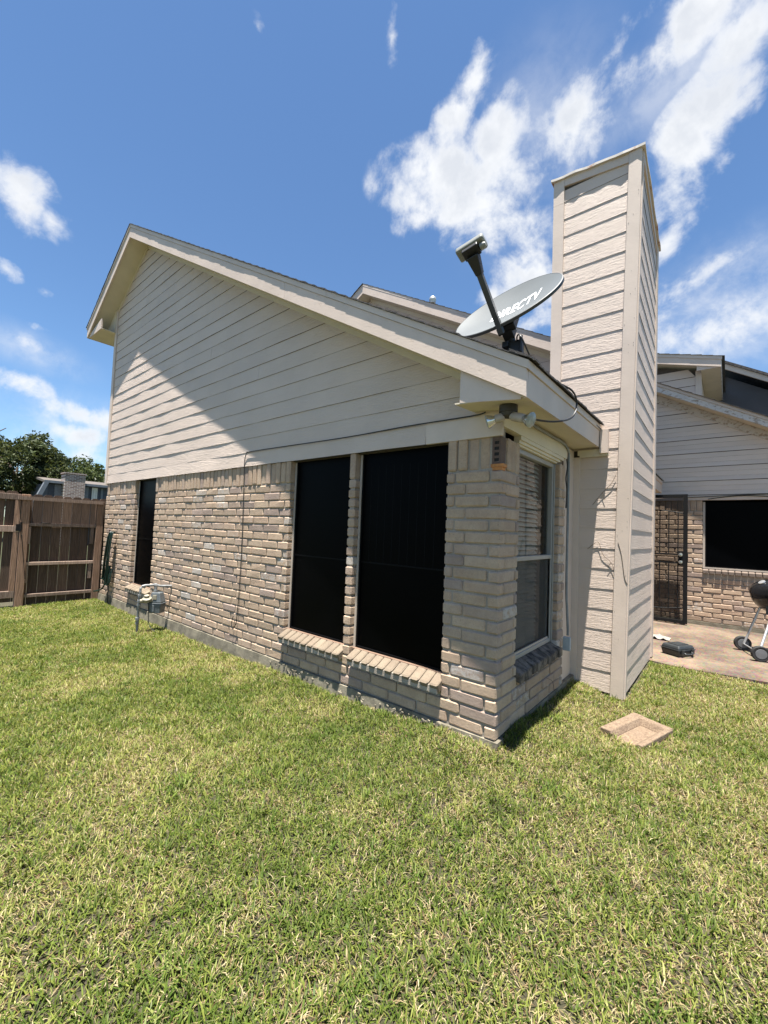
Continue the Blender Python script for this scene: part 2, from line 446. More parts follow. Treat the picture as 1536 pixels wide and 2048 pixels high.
class MB:
    def __init__(self):
        self.v = []; self.f = []; self.c = []
    def add(self, vs, fs, col=None):
        b = len(self.v)
        self.v += [Vector(x) for x in vs]
        self.f += [tuple(i + b for i in f) for f in fs]
        if col is not None:
            self.c += [col] * len(vs)
    def box(self, a, b, col=None):
        x0, y0, z0 = a; x1, y1, z1 = b
        self.add([(x0, y0, z0), (x1, y0, z0), (x1, y1, z0), (x0, y1, z0), (x0, y0, z1), (x1, y0, z1), (x1, y1, z1), (x0, y1, z1)],
                 [(0, 3, 2, 1), (4, 5, 6, 7), (0, 1, 5, 4), (1, 2, 6, 5), (2, 3, 7, 6), (3, 0, 4, 7)], col)
    def hexa(self, p, col=None):      # 8 corners, bottom ring then top ring
        self.add(p, [(0, 3, 2, 1), (4, 5, 6, 7), (0, 1, 5, 4), (1, 2, 6, 5), (2, 3, 7, 6), (3, 0, 4, 7)], col)
    def obox(self, c, ex, ey, ez, h):  # oriented box, half sizes h
        c = Vector(c); P = []
        for sz in (-1, 1):
            for sx, sy in ((-1, -1), (1, -1), (1, 1), (-1, 1)):
                P.append(c + ex * (sx * h[0]) + ey * (sy * h[1]) + ez * (sz * h[2]))
        self.hexa(P)
    def prism(self, poly, d):          # polygon of 3-D points extruded along vector d
        n = len(poly); d = Vector(d)
        a = [Vector(p) for p in poly]; b = [p + d for p in a]
        self.add(a + b, [tuple(range(n))[::-1], tuple(range(n, 2 * n))] + [(i, (i + 1) % n, (i + 1) % n + n, i + n) for i in range(n)])
    def tube(self, pts, r, seg=8, cap=True):
        pts = [Vector(p) for p in pts]
        rs = r if isinstance(r, (list, tuple)) else [r] * len(pts)
        up = Vector((.13, .27, 1)).normalized(); b0 = len(self.v)
        for i, p in enumerate(pts):
            t = (pts[min(i + 1, len(pts) - 1)] - pts[max(i - 1, 0)]).normalized()
            a = t.cross(up)
            if a.length < .05: a = t.cross(Vector((1, 0, 0)))
            a.normalize(); b = a.cross(t).normalized()
            for k in range(seg):
                q = 2 * math.pi * k / seg
                self.v.append(p + (a * math.cos(q) + b * math.sin(q)) * rs[i])
        for i in range(len(pts) - 1):
            for k in range(seg):
                k2 = (k + 1) % seg
                self.f.append((b0 + i * seg + k, b0 + i * seg + k2, b0 + (i + 1) * seg + k2, b0 + (i + 1) * seg + k))
        if cap:
            self.f.append(tuple(b0 + k for k in range(seg))[::-1])
            self.f.append(tuple(b0 + (len(pts) - 1) * seg + k for k in range(seg)))
    def lathe(self, prof, c, ax, seg=24):   # prof: (radius, height) along axis ax from c
        c = Vector(c); ax = Vector(ax).normalized()
        a = ax.cross(Vector((.3, .2, 1)) if abs(ax.z) < .9 else Vector((1, 0, 0))).normalized(); b = ax.cross(a)
        b0 = len(self.v)
        for (r, h) in prof:
            for k in range(seg):
                q = 2 * math.pi * k / seg
                self.v.append(c + ax * h + (a * math.cos(q) + b * math.sin(q)) * r)
        for i in range(len(prof) - 1):
            for k in range(seg):
                k2 = (k + 1) % seg
                self.f.append((b0 + i * seg + k, b0 + i * seg + k2, b0 + (i + 1) * seg + k2, b0 + (i + 1) * seg + k))
    def mesh(self, name, mat, origin, smooth=False):
        me = bpy.data.meshes.new(name)
        me.from_pydata([tuple(v - origin) for v in self.v], [], self.f)
        me.materials.append(MATS[mat] if isinstance(mat, str) else mat)
        if self.c:
            at = me.attributes.new('tint', 'FLOAT_COLOR', 'POINT')
            at.data.foreach_set('color', np.array(self.c, dtype=np.float32).ravel())
        if smooth:
            me.polygons.foreach_set('use_smooth', [True] * len(me.polygons))
        me.update()
        return me
    def build(self, name, mat, parent=None, label=None, cat=None, group=None, kind=None, smooth=False, fix=True):
        lo = Vector((min(v.x for v in self.v), min(v.y for v in self.v), min(v.z for v in self.v)))
        hi = Vector((max(v.x for v in self.v), max(v.y for v in self.v), max(v.z for v in self.v)))
        o0 = (lo + hi) / 2
        if parent is None: o0.z = lo.z
        me = self.mesh(name, mat, o0, smooth)
        if fix:
            bm = bmesh.new(); bm.from_mesh(me)
            bmesh.ops.recalc_face_normals(bm, faces=bm.faces)
            bm.to_mesh(me); bm.free()
        if smooth:
            try: me.set_sharp_from_angle(angle=math.radians(40))
            except Exception: pass
        o = bpy.data.objects.new(name, me)
        place(o, parent, o0)
        return tag(o, label, cat, group, kind)
def bev(o, w=.004, seg=2):
    md = o.modifiers.new('bevel', 'BEVEL'); md.width = w; md.segments = seg; md.limit_method = 'ANGLE'
    return o

# ------------------------------------------------------------------ ground
def gz(x, y):
    return -.125 + .055 * np.exp(-((x + .15) ** 2 + (y + .05) ** 2) / .30) + .012 * np.sin(1.7 * x + .6) * np.cos(2.1 * y) \
           + .085 * np.exp(-((x - .0) / .20) ** 2) / (1 + np.exp(-(y - .12) / .05)) / (1 + np.exp((y - 1.75) / .06)) - .016 * np.exp(-((x - .56) ** 2 + (y - 1.07) ** 2) / .07) + .045 * np.exp(-((y + .02) / .22) ** 2) / (1 + np.exp(-(x + 2.6) / .35)) / (1 + np.exp((x - .0) / .08)) - .02 * np.exp(-((x + 3.0) ** 2 + (y + .1) ** 2) / .5)
me = bpy.data.meshes.new('lawn_ground')
nx, ny = 150, 110
xs = np.linspace(-11, 6, nx); ys = np.linspace(-7, 9, ny)
XX, YY = np.meshgrid(xs, ys)
ZZ = gz(XX, YY)
vv = np.stack([XX, YY, ZZ], -1).reshape(-1, 3)
I = np.arange(nx * ny).reshape(ny, nx)
ff = np.stack([I[:-1, :-1], I[:-1, 1:], I[1:, 1:], I[1:, :-1]], -1).reshape(-1, 4)
me.from_pydata(vv.tolist(), [], ff.tolist())
me.materials.append(MATS['soil'])
o = bpy.data.objects.new('lawn_ground', me); place(o, None, (0, 0, 0)); o['kind'] = 'structure'
b = MB(); b.add([(-900, -900, -.22), (900, -900, -.22), (900, 900, -.22), (-900, 900, -.22)], [(0, 1, 2, 3)])
b.build('ground', 'far_ground', kind='structure', fix=False)

# patio slab behind the chimney
b = MB()
b.prism([(.30, 3.10, -.25), (.62, 3.02, -.25), (1.34, 3.10, -.25), (6, 3.25, -.25), (6, 5.995, -.25), (-.1, 5.995, -.25), (-.1, 3.3, -.25)], (0, 0, .155))
b.build('patio', 'patio', kind='structure')

# ------------------------------------------------------------------ HOUSE
house = empty('house', (-3.5, 1.5, -.125), 'tan brick house with pale lap siding, long sloping gable and tall siding clad chimney', 'house')
P = .0762
BH = .0665; BD = .07
def pxsize(x, y, z, nrm):
    d = Vector((x, y, z)) - CAM
    dep = d.dot(CF)
    if dep < .3: return 0
    u = 768 + FOC * d.dot(CR) / dep; w = 1024 - FOC * d.dot(CU) / dep
    if not (-80 < u < 1616 and -80 < w < 2128): return 0
    return abs(d.normalized().dot(nrm)) / dep ** 2

PAL = [(.418, .310, .216), (.426, .318, .225), (.404, .298, .209), (.398, .298, .218), (.386, .292, .220), (.416, .304, .216), (.428, .323, .229)]
def bcol(darken=0.0, pw=.10):
    c = random.choice(PAL)
    k = random.uniform(.94, 1.06)
    if random.random() < .09: k *= .95; c = (.335, .255, .205)
    wht = 1.0 - (random.uniform(.25, .8) if random.random() < pw else random.uniform(0, .10))
    return (c[0] * k * (1 - darken), c[1] * k * (1 - darken), c[2] * k * (1 - darken), wht)

CHAM = {}
def cham_mesh(l, h, d, var):
    """chamfered box centred at the origin, l along x, d along y, h along z"""
    key = (round(l, 2), round(h, 3), round(d, 3), var)
    if key in CHAM: return CHAM[key]
    r = random.Random(hash(key) & 0xffff)
    V = []; idx = {}
    for sx in (-1, 1):
        for sy in (-1, 1):
            for sz in (-1, 1):
                cx = .010 + r.uniform(-.003, .006); cz = .008 + r.uniform(-.002, .004); cy = .006
                X, Y, Z = sx * l / 2, sy * d / 2, sz * h / 2
                j = lambda a: r.uniform(-a, a)
                idx[(sx, sy, sz, 'x')] = len(V); V.append((X, Y - sy * cy, Z - sz * cz))
                idx[(sx, sy, sz, 'y')] = len(V); V.append((X - sx * cx + j(.002), Y + j(.0012), Z - sz * cz * .8 + j(.002)))
                idx[(sx, sy, sz, 'z')] = len(V); V.append((X - sx * cx, Y - sy * cy, Z + j(.0015)))
    F = []
    for s in (-1, 1):
        F.append([idx[(s, a, b_, 'x')] for a, b_ in ((-1, -1), (1, -1), (1, 1), (-1, 1))])
        F.append([idx[(a, s, b_, 'y')] for a, b_ in ((-1, -1), (1, -1), (1, 1), (-1, 1))])
        F.append([idx[(a, b_, s, 'z')] for a, b_ in ((-1, -1), (1, -1), (1, 1), (-1, 1))])
    for a in (-1, 1):
        for b_ in (-1, 1):
            F.append([idx[(a, b_, -1, 'x')], idx[(a, b_, 1, 'x')], idx[(a, b_, 1, 'y')], idx[(a, b_, -1, 'y')]])
            F.append([idx[(a, -1, b_, 'x')], idx[(a, 1, b_, 'x')], idx[(a, 1, b_, 'z')], idx[(a, -1, b_, 'z')]])
            F.append([idx[(-1, a, b_, 'y')], idx[(1, a, b_, 'y')], idx[(1, a, b_, 'z')], idx[(-1, a, b_, 'z')]])
    for a in (-1, 1):
        for b_ in (-1, 1):
            for c_ in (-1, 1):
                F.append([idx[(a, b_, c_, 'x')], idx[(a, b_, c_, 'y')], idx[(a, b_, c_, 'z')]])
    me = bpy.data.meshes.new('brick')
    me.from_pydata(V, [], F)
    bm = bmesh.new(); bm.from_mesh(me); bmesh.ops.recalc_face_normals(bm, faces=bm.faces); bm.to_mesh(me); bm.free()
    me.materials.append(MATS['brick_single'])
    CHAM[key] = me
    return me

BR = []   # every brick: dict(center, l, h, d, rot, col, wall, rank)
def brick(wall, x0, x1, y0, y1, z0, z1, nrm, kind='brick', col=None, tilt=None, darken=0.0, pw=.10, mat=None):
    BR.append(dict(w=wall, a=(x0, y0, z0), b=(x1, y1, z1), n=nrm, k=kind, c=col or bcol(darken, pw), t=tilt, m=mat))

def fill(a, b, start, L=.235, J=.0095):
    """cut positions between a and b (running from b downwards) with a first piece of length start"""
    out = []; x = b; first = True
    while x - a > .012:
        l = start if first else L
        first = False
        if x - l - J - a < .035: l = x - a
        x0 = max(a, x - l)
        out.append((x0, x)); x = x0 - J
    return out
NF = Vector((0, -1, 0)); NR = Vector((1, 0, 0))

# --- front gable wall: openings (x0, x1, z0)
OPEN = [(-5.690, -4.965, .19), (-2.027, -1.278, .19), (-1.207, -.378, .19)]
XL = -6.93; TOP = 1.80; SOLD = 21 * P
fw = MB()
xs_ = [XL + .004] + [v for o_ in OPEN for v in (o_[0] - .004, o_[1] + .004)] + [-.0115]
for i in range(0, len(xs_), 2):
    fw.box((xs_[i] + (.008 if i else 0), .0100, -.02), (xs_[i + 1] - .008, .085, TOP + .1))
for o_ in OPEN:
    fw.box((o_[0] + .0045, .0125, -.02), (o_[1] - .0045, .085, .185))
front_wall = fw.build('brick_wall', 'mortar', house)
for r in range(21):
    z0 = r * P + .004; z1 = z0 + BH
    segs = []
    x = 0.0
    bounds = []
    hi = 0.0
    for o_ in OPEN[::-1]:
        if z1 > o_[2] + .02 or r >= 2:
            bounds.append((o_[1], hi)); hi = o_[0]
    bounds.append((XL, hi))
    for (a, b_) in bounds:
        st = .235 if r % 2 else .07
        if b_ == 0.0:
            pcs = fill(a, b_, st)
        elif b_ - a < .1:
            pcs = [(a, b_)]
        else:
            pcs = fill(a, b_, .07 if r % 2 == 0 else .15)
        for (x0, x1) in pcs:
            jy = random.uniform(-.003, .003); jz = random.uniform(-.0022, .0022)
            corner = (x1 == 0.0)
            d = BD
            if corner and r % 2 == 0:
                brick(front_wall, -.07, 0.0, 0.0, .235, z0 + jz, z1 + jz, NF)
            else:
                brick(front_wall, x0, x1, jy if not corner else 0.0, d, z0 + jz, z1 + jz, NF, pw=.16 if x0 < -2 else .07)
# soldier course
hi = 0.0 - .075
for o_ in OPEN[::-1] + [(XL, XL, 0)]:
    a = o_[1] if o_[0] != XL else XL
    n = max(1, int(round((hi - a) / .0765))); w = (hi - a) / n
    for k in range(n):
        jy = random.choice((-.004, -.001, .006)) + random.uniform(-.0015, .0015)
        jz = random.uniform(-.004, .003)
        brick(front_wall, a + k * w + .005, a + (k + 1) * w - .006, jy, BD, SOLD + .005 + jz, TOP + .012, NF, 'soldier', pw=.06)
    hi = o_[0]

# --- right hand wall (plane x = 0)
RO0, RO1, RZ = .290, 1.130, .305
rw = MB()
rw.box((-.083, .0135, -.02), (-.0100, RO0 - .008, 1.80))
rw.box((-.085, RO0 - .0075, -.02), (-.0125, RO1 + .0075, RZ - .004))
rw.box((-.085, RO1 + .008, -.02), (-.0100, 1.275, 1.80))
right_wall = rw.build('brick_wall', 'mortar', house)
for r in range(21):
    z0 = r * P + .004; z1 = z0 + BH
    y = .2445 if r % 2 == 0 else .0795
    ends = [(y, RO0)] if r >= 4 else [(y, 1.28)]
    if r >= 4: ends.append((RO1, 1.28))
    for (a, b_) in ends:
        x = a
        while b_ - x > .012:
            l = .235 if (b_ - x) > .27 else (b_ - x)
            if b_ - a < .16: l = b_ - a if r % 2 else (.07 if x == a else b_ - x)
            jy = random.uniform(-.003, .003)
            brick(right_wall, -BD, 0.0 + jy, x, min(x + l, b_), z0 + random.uniform(-.002, .002), z1, NR, pw=.12, darken=.22 if z0 < .3 and x > .3 else 0)  # low courses past the corner pier get a darker tint
            x += l + .0095
for (a, b_, n) in ((.075, RO0, 3), (RO1, 1.28, 2)):
    w = (b_ - a) / n
    for k in range(n):
        brick(right_wall, -BD, random.uniform(-.004, .004), a + k * w + .004, a + (k + 1) * w - .005, SOLD + .005, TOP, NR, 'soldier')

# --- rear wing wall (faces the camera beyond the patio)
YW = 6.0
WO = (.735, 2.30, .735)
ww = MB()
ww.box((-.15, YW + .012, -.12), (WO[0] - .008, YW + .09, 1.89))
ww.box((WO[0] - .0075, YW + .013, -.12), (WO[1] + .0075, YW + .09, WO[2] - .006))
ww.box((WO[1] + .008, YW + .012, -.12), (3.30, YW + .09, 1.89))
wing_wall = ww.build('brick_wall', 'mortar', house)
for r in range(23):
    z0 = -.035 + r * P + .004; z1 = z0 + BH
    bnds = [(-.1, 3.3)] if z1 < WO[2] - .03 else [(-.1, WO[0]), (WO[1], 3.3)]
    for (a, b_) in bnds:
        for (x0, x1) in fill(a, b_, .235 if r % 2 else .118):
            brick(wing_wall, x0, x1, YW + random.uniform(-.003, .003), YW + BD, z0, z1, NF, pw=.08, darken=.25 if r < 1 else 0)  # bottom course gets a darker tint
for (a, b_) in ((-.1, WO[0]), (WO[1], 3.3)):
    n = int((b_ - a) / .0765); w = (b_ - a) / n
    for k in range(n):
        brick(wing_wall, a + k * w + .004, a + (k + 1) * w - .005, YW + random.uniform(-.004, .004), YW + BD, -.03 + 23 * P, 1.885, NF, 'soldier')

def emit_bricks():
    for q in BR:
        c = [(q['a'][i] + q['b'][i]) / 2 for i in range(3)]
        ar = (q['b'][0] - q['a'][0] if q['n'] is NF else q['b'][1] - q['a'][1]) * (q['b'][2] - q['a'][2])
        q['r'] = pxsize(c[0], c[1], c[2], q['n']) * ar
    order = sorted(BR, key=lambda q: -q['r'])
    rest = {}
    for i, q in enumerate(order):
        a, b_ = Vector(q['a']), Vector(q['b'])
        c = (a + b_) / 2; s = b_ - a
        var = random.randrange(5)
        if s.y > s.x and s.y > .12 and s.z < .1: dims, rot = (s.y, s.z, s.x), Matrix.Rotation(math.pi / 2, 4, 'Z')
        elif s.z > .12:
            if q['n'] is NF: dims, rot = (s.z, s.x, s.y), Matrix.Rotation(math.pi / 2, 4, 'Y')
            else: dims, rot = (s.z, s.y, s.x), Matrix.Rotation(math.pi / 2, 4, 'Z') @ Matrix.Rotation(math.pi / 2, 4, 'Y')
        else: dims, rot = (s.x, s.z, s.y), Matrix.Identity(4)
        me = cham_mesh(dims[0], dims[1], dims[2], var)
        k = Vector((dims[0] / round(dims[0], 2), 1, 1))
        mtx = rot @ Matrix.Diagonal((k.x, k.y, k.z, 1))
        if i < 300:
            o = bpy.data.objects.new('brick' if q['k'] == 'brick' else 'soldier_brick', me)
            COL.objects.link(o)
            WL[o.name] = c
            o.parent = q['w']
            o.matrix_local = Matrix.Translation(c - WL[q['w'].name]) @ mtx @ Matrix.Rotation(random.uniform(-.006, .006), 4, 'Y')
            o.color = q['c']
        else:
            m_ = rest.setdefault(q['w'].name, (q['w'], MB()))[1]
            tr = Matrix.Translation(c) @ mtx
            m_.add([tr @ v.co for v in me.vertices], [tuple(p.vertices) for p in me.polygons], q['c'])
    for w_, m_ in rest.values():
        m_.build('brick', 'brick_merged', w_, kind='stuff')
emit_bricks()

# --- foundation strip
b = MB()
n = 60
for i in range(n):
    x0 = -6.95 + i * (6.97 / n); x1 = x0 + 6.97 / n
    j0 = -.012 + .006 * math.sin(i * 1.3); j1 = -.012 + .006 * math.sin((i + 1) * 1.3)
    b.hexa([(x0, j0 - .022, -.30), (x1, j1 - .022, -.30), (x1, .08, -.30), (x0, .08, -.30), (x0, j0, -.004), (x1, j1, -.004), (x1, .08, -.003), (x0, .08, -.003)])
b.build('foundation', 'concrete', house)
b = MB(); b.box((-.08, .081, -.30), (-.003, 1.635, -.004)); b.build('foundation', 'concrete', house)
b = MB(); b.box((-.12, YW - .012, -.30), (3.3, YW + .08, -.037)); b.build('foundation', 'concrete', house)
b = MB()      # lumps of spilled mortar along the footing
for i in range(120):
    x = random.uniform(-.85, .0) if i < 80 else random.uniform(-2.2, -.85)
    s = random.uniform(.003, .009)
    c = Vector((x, -.018 - random.uniform(0, .012), random.uniform(-.07, -.008)))
    b.obox(c, Vector((1, random.uniform(-.5, .5), random.uniform(-.5, .5))).normalized(), Vector((0, 1, random.uniform(-.5, .5))).normalized(), Vector((random.uniform(-.4, .4), 0, 1)).normalized(), (s * random.uniform(.7, 1.6), s * .6, s * .7))
b.build('spilled_mortar', 'concrete', house, kind='stuff')

# --- windows of the gable wall
def sill(win, x0, x1, zb=.292, zf=.236, yb=.055, yf=-.058, h=.062, mat='brick_single', n=None):
    n = n or int(round((x1 - x0) / .0765)); w = (x1 - x0) / n
    for k in range(n):
        a, c_ = x0 + k * w + .0035, x0 + (k + 1) * w - .0035
        d = Vector((0, yb - yf, zb - zf)); u = d.normalized(); nn = Vector((0, -u.z, u.y))
        me_ = cham_mesh(d.length, a and (c_ - a), h, random.randrange(3))
        o = bpy.data.objects.new('sill_brick', me_)
        COL.objects.link(o)
        top = Vector(((a + c_) / 2, (yb + yf) / 2 + random.uniform(-.005, .003), (zb + zf) / 2)) - nn * (h / 2)
        o.parent = win
        R3 = Matrix((Vector((0, u.x, 0)), u, nn)).to_4x4()
        X_ = u; Z_ = Vector((1, 0, 0)); Y_ = Z_.cross(X_)
        R3 = Matrix(((X_.x, Y_.x, Z_.x, 0), (X_.y, Y_.y, Z_.y, 0), (X_.z, Y_.z, Z_.z, 0), (0, 0, 0, 1)))
        o.matrix_local = Matrix.Translation(top - WL[win.name]) @ R3
        kk = random.uniform(.85, 1.12); o.color = (.185 * kk, .148 * kk, .105 * kk, random.uniform(.9, 1))
    mm = MB()
    mm.prism([(x0 + .012, yf + .012, zf - h + .008), (x0 + .012, yb, zb - h + .008), (x0 + .012, yb, zb - .012), (x0 + .012, yf + .012, zf - .012)], (x1 - x0 - .024, 0, 0))
    mm.build('mortar_bed', 'mortar', win)
def sun_window(x0, x1, sx0, sx1, ym=.062):
    fr = MB()
    z0, z1 = .290, 1.795
    fr.box((x0 + .001, ym - .012, z0), (x0 + .020, .10, z1))
    fr.box((x1 - .020, ym - .012, z0), (x1 - .001, .10, z1))
    fr.box((x0 + .0205, ym + .02, z1 - .02), (x1 - .0205, .10, z1))
    win = fr.build('window', 'alu_frame', house)
    bot = MB(); bot.box((x0 + .001, ym - .016, z0 - .035), (x1 - .001, .10, z0 - .001)); bot.box((x0 + .002, ym - .024, z0 - .012), (x1 - .002, ym - .0165, z0 - .002))
    bot.build('window_sill_bar', 'alu_brown', win)
    sc = MB(); sc.box((x0 + .021, ym + .006, z0), (x1 - .021, ym + .012, z1 + .002)); sc.build('sun_screen', 'screen', win)
    fm = MB()
    fm.box((x0 + .021, ym - .006, z0 + .001), (x0 + .034, ym + .0055, z1)); fm.box((x1 - .034, ym - .006, z0 + .001), (x1 - .021, ym + .0055, z1))
    fm.box((x0 + .0345, ym + .002, .946), (x1 - .0345, ym + .0055, .957))
    fm.box((x0 + .0345, ym - .006, z0 + .001), (x1 - .0345, ym + .0055, z0 + .014))
    fm.build('screen_frame', 'screen_frame', win)
    sill(win, sx0, sx1)
    return win
sun_window(-5.690, -4.965, -5.71, -4.94)
sun_window(-2.027, -1.278, -2.035, -1.262)
w3 = sun_window(-1.207, -.378, -1.185, -.362)
for k in range(9):
    b = MB(); b.box((-1.10 + k * .074, .0672, .962), (-1.0965 + k * .074, .0681, 1.70)); b.build('blind_edge', 'blind_edge', w3)
b = MB(); b.box((-6.9, .101, -.02), (-.10, .125, 1.95)); b.build('dark_backing', 'interior_shade', house)  # added dark panel, blocks light behind the gable windows

# --- right window with blinds, glass and insect screen
xg = -.060
fr = MB()
fr.box((xg - .03, RO1 - .045, .37), (xg + .012, RO1 - .002, 1.80))
fr.box((xg - .03, RO0 + .002, .37), (xg + .012, RO0 + .035, 1.80))
fr.box((xg - .03, RO0 + .036, .37), (xg + .012, RO1 - .046, .40))
fr.box((xg - .03, RO0 + .036, 1.765), (xg + .012, RO1 - .046, 1.80))
fr.box((xg - .03, RO0 + .036, 1.03), (xg + .014, RO1 - .046, 1.062))
fr.box((xg + .0125, RO1 - .020, .37), (xg + .022, RO1 - .006, 1.80))
rwin = fr.build('window', 'alu_white', house)
bev(rwin, .003, 1)
b = MB(); b.box((xg - .022, RO0 + .037, 1.063), (xg - .018, RO1 - .047, 1.764)); b.build('glass_pane', 'glass', rwin)
b = MB(); b.box((xg - .022, RO0 + .037, .401), (xg - .018, RO1 - .047, 1.029)); b.build('glass_pane', 'glass', rwin)
b = MB(); b.box((xg - .004, RO0 + .037, .401), (xg - .002, RO1 - .047, 1.029)); b.build('insect_screen', 'mesh_screen', rwin)
b = MB()
for k in range(3): b.box((xg - .006, RO1 - .047 - .012, .401), (xg + .004, RO1 - .047, 1.029))
b.box((xg - .006, RO0 + .037, .401), (xg + .004, RO1 - .060, .416))
b.build('screen_frame', 'alu_frame', rwin)
for k in range(40):
    z = .41 + k * .0345
    b = MB()
    b.hexa([(xg - .060, RO0 + .04, z + .028), (xg - .036, RO0 + .04, z), (xg - .036, RO1 - .22, z), (xg - .060, RO1 - .22, z + .028),
            (xg - .0590, RO0 + .04, z + .0298), (xg - .035, RO0 + .04, z + .0018), (xg - .035, RO1 - .22, z + .0018), (xg - .0590, RO1 - .22, z + .0298)])
    b.build('blind_slat', 'blind', rwin)
b = MB(); b.box((xg - .11, RO1 - .21, .38), (xg - .08, RO1 - .03, 1.79)); b.build('curtain', 'curtain', rwin)
b = MB(); b.box((-.30, RO0 - .15, .1), (-.29, 1.60, 1.95)); b.box((-.2895, 1.45, .1), (-.088, 1.46, 1.95)); b.build('dark_backing', 'interior_shade', house)  # added dark backing so the space behind the blinds looks unlit
# dark mossy sill of the right window
for k in range(11):
    w = (RO1 + .03 - RO0) / 11
    y0 = RO0 + k * w
    b = MB()
    j = random.uniform(-.008, .006); t = random.uniform(-.004, .004)
    b.hexa([(-.07, y0 + .003, .292), (.030 + j, y0 + .003, .258 + t), (.030 + j, y0 + w - .003, .258 + t), (-.07, y0 + w - .003, .292),
            (-.07, y0 + .003, .372), (.030 + j, y0 + .003, .322 + t), (.030 + j, y0 + w - .003, .322 + t), (-.07, y0 + w - .003, .372)])
    o = b.build('sill_brick', 'mossy_brick', rwin); bev(o, .009, 2)

# --- siding
def lap(parent, to, ua, ub, zb, zt, mat, wb=.0080, wt=.0025, wav=.0030, name='siding_board', grooves=0):
    """one lap board between zb and zt; ua/ub give the ends as functions of z; to(u,w,z) maps to the world"""
    b = MB()
    L = max(ub(zb) - ua(zb), ub(zt) - ua(zt))
    if L < .01: return
    n = max(1, int(L / .32))
    ph = random.uniform(0, 6)
    jw = [random.uniform(-wav, wav) * (1 if 0 < i < n else .3) for i in range(n + 1)]
    jz = [random.uniform(-.0012, .0012) for i in range(n + 1)]
    ext = .018
    rows = []
    for i in range(n + 1):
        t = i / n
        u0 = ua(zb) + (ub(zb) - ua(zb)) * t; u1 = ua(zt) + (ub(zt) - ua(zt)) * t
        rows.append([to(u0, -.004, zb + jz[i]), to(u0, wb + jw[i], zb + jz[i]), to(u1, wt + .3 * jw[i], zt + .002), to(u1, -.004, zt + .002)])
    vs = [p for r_ in rows for p in r_]
    fs = []
    for i in range(n):
        a = i * 4; c_ = a + 4
        for k in range(4):
            fs.append((a + k, a + (k + 1) % 4, c_ + (k + 1) % 4, c_ + k))
    fs.append((3, 2, 1, 0)); e = n * 4; fs.append((e, e + 1, e + 2, e + 3))
    b.add(vs, fs)
    o = b.build(name, mat, parent, fix=False)
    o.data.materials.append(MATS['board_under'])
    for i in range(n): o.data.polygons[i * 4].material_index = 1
    bm = bmesh.new(); bm.from_mesh(o.data); bmesh.ops.recalc_face_normals(bm, faces=bm.faces); bm.to_mesh(o.data); bm.free()
    return o

SL = .577
RBx, RBz = .239, 1.925         # lower end of right rake board (underside)
APx, APz = -5.794, 5.407       # apex, underside
LBx = -7.60
def rake_r(z): return RBx - (z - RBz) / SL
def rake_l(z): return APx - (APz - z) / SL
panel = MB()
LCX = -6.95
zL = APz - SL * (APx - LCX + .0)
panel.prism([(LCX, .03, 1.80), (-.02, .03, 1.80), (-.02, .03, 2.05), (APx, .03, APz - .02), (LCX, .03, zL - .02)], (0, .04, 0))
gable = panel.build('gable_siding', 'board_under', house)
E_ = .1478
z = 1.942; i = 0
gl = lambda z_: max(LCX + .06, rake_l(z_) + .035) if z_ > zL - .05 else LCX + .06
gr = lambda z_: min(-.012, rake_r(z_) - .03)
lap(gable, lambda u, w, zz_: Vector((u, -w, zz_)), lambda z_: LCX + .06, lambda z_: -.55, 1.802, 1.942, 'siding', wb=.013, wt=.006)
b = MB(); b.box((-.548, -.010, 1.802), (.001, .012, 1.950)); b.build('frieze_board', 'trim_plain', gable)
z = 1.943
while z < APz - .12:
    zt = min(z + E_, APz - .02)
    if z > 2.25 and i % 3 == 2:
        # a butt joint between two boards
        a0, a1 = gl(z), gr(zt)
        cut = a0 + (a1 - a0) * random.uniform(.3, .85)
        lap(gable, lambda u, w, zz_: Vector((u, -w, zz_)), gl, lambda z_, c_=cut: c_ - .0015, z, zt, 'siding')
        lap(gable, lambda u, w, zz_: Vector((u, -w, zz_)), lambda z_, c_=cut: c_ + .0015, gr, z, zt, 'siding')
    else:
        lap(gable, lambda u, w, zz_: Vector((u, -w, zz_)), gl, gr, z, zt, 'siding')
    z += E_; i += 1
b = MB(); b.box((LCX - .035, -.022, 1.79), (LCX + .058, .02, zL + .02)); b.box((LCX - .035, .0205, 1.79), (LCX - .012, .5, zL + .02))
b.build('corner_board', 'trim_plain', house)
# rake frieze boards at the top of the siding
b = MB()
b.prism([(-.16, -.006, rake_z) if False else (-.17, -.012, RBz + SL * (RBx + .17) - .035), (APx, -.012, APz - .035), (APx, -.012, APz + .02), (-.17, -.012, RBz + SL * (RBx + .17) + .02)], (0, .02, 0))
b.prism([(APx - .001, -.012, APz - .035), (LCX - .03, -.012, zL - .055), (LCX - .03, -.012, zL + .0), (APx - .001, -.012, APz + .02)], (0, .02, 0))
b.build('rake_frieze', 'soffit', house)

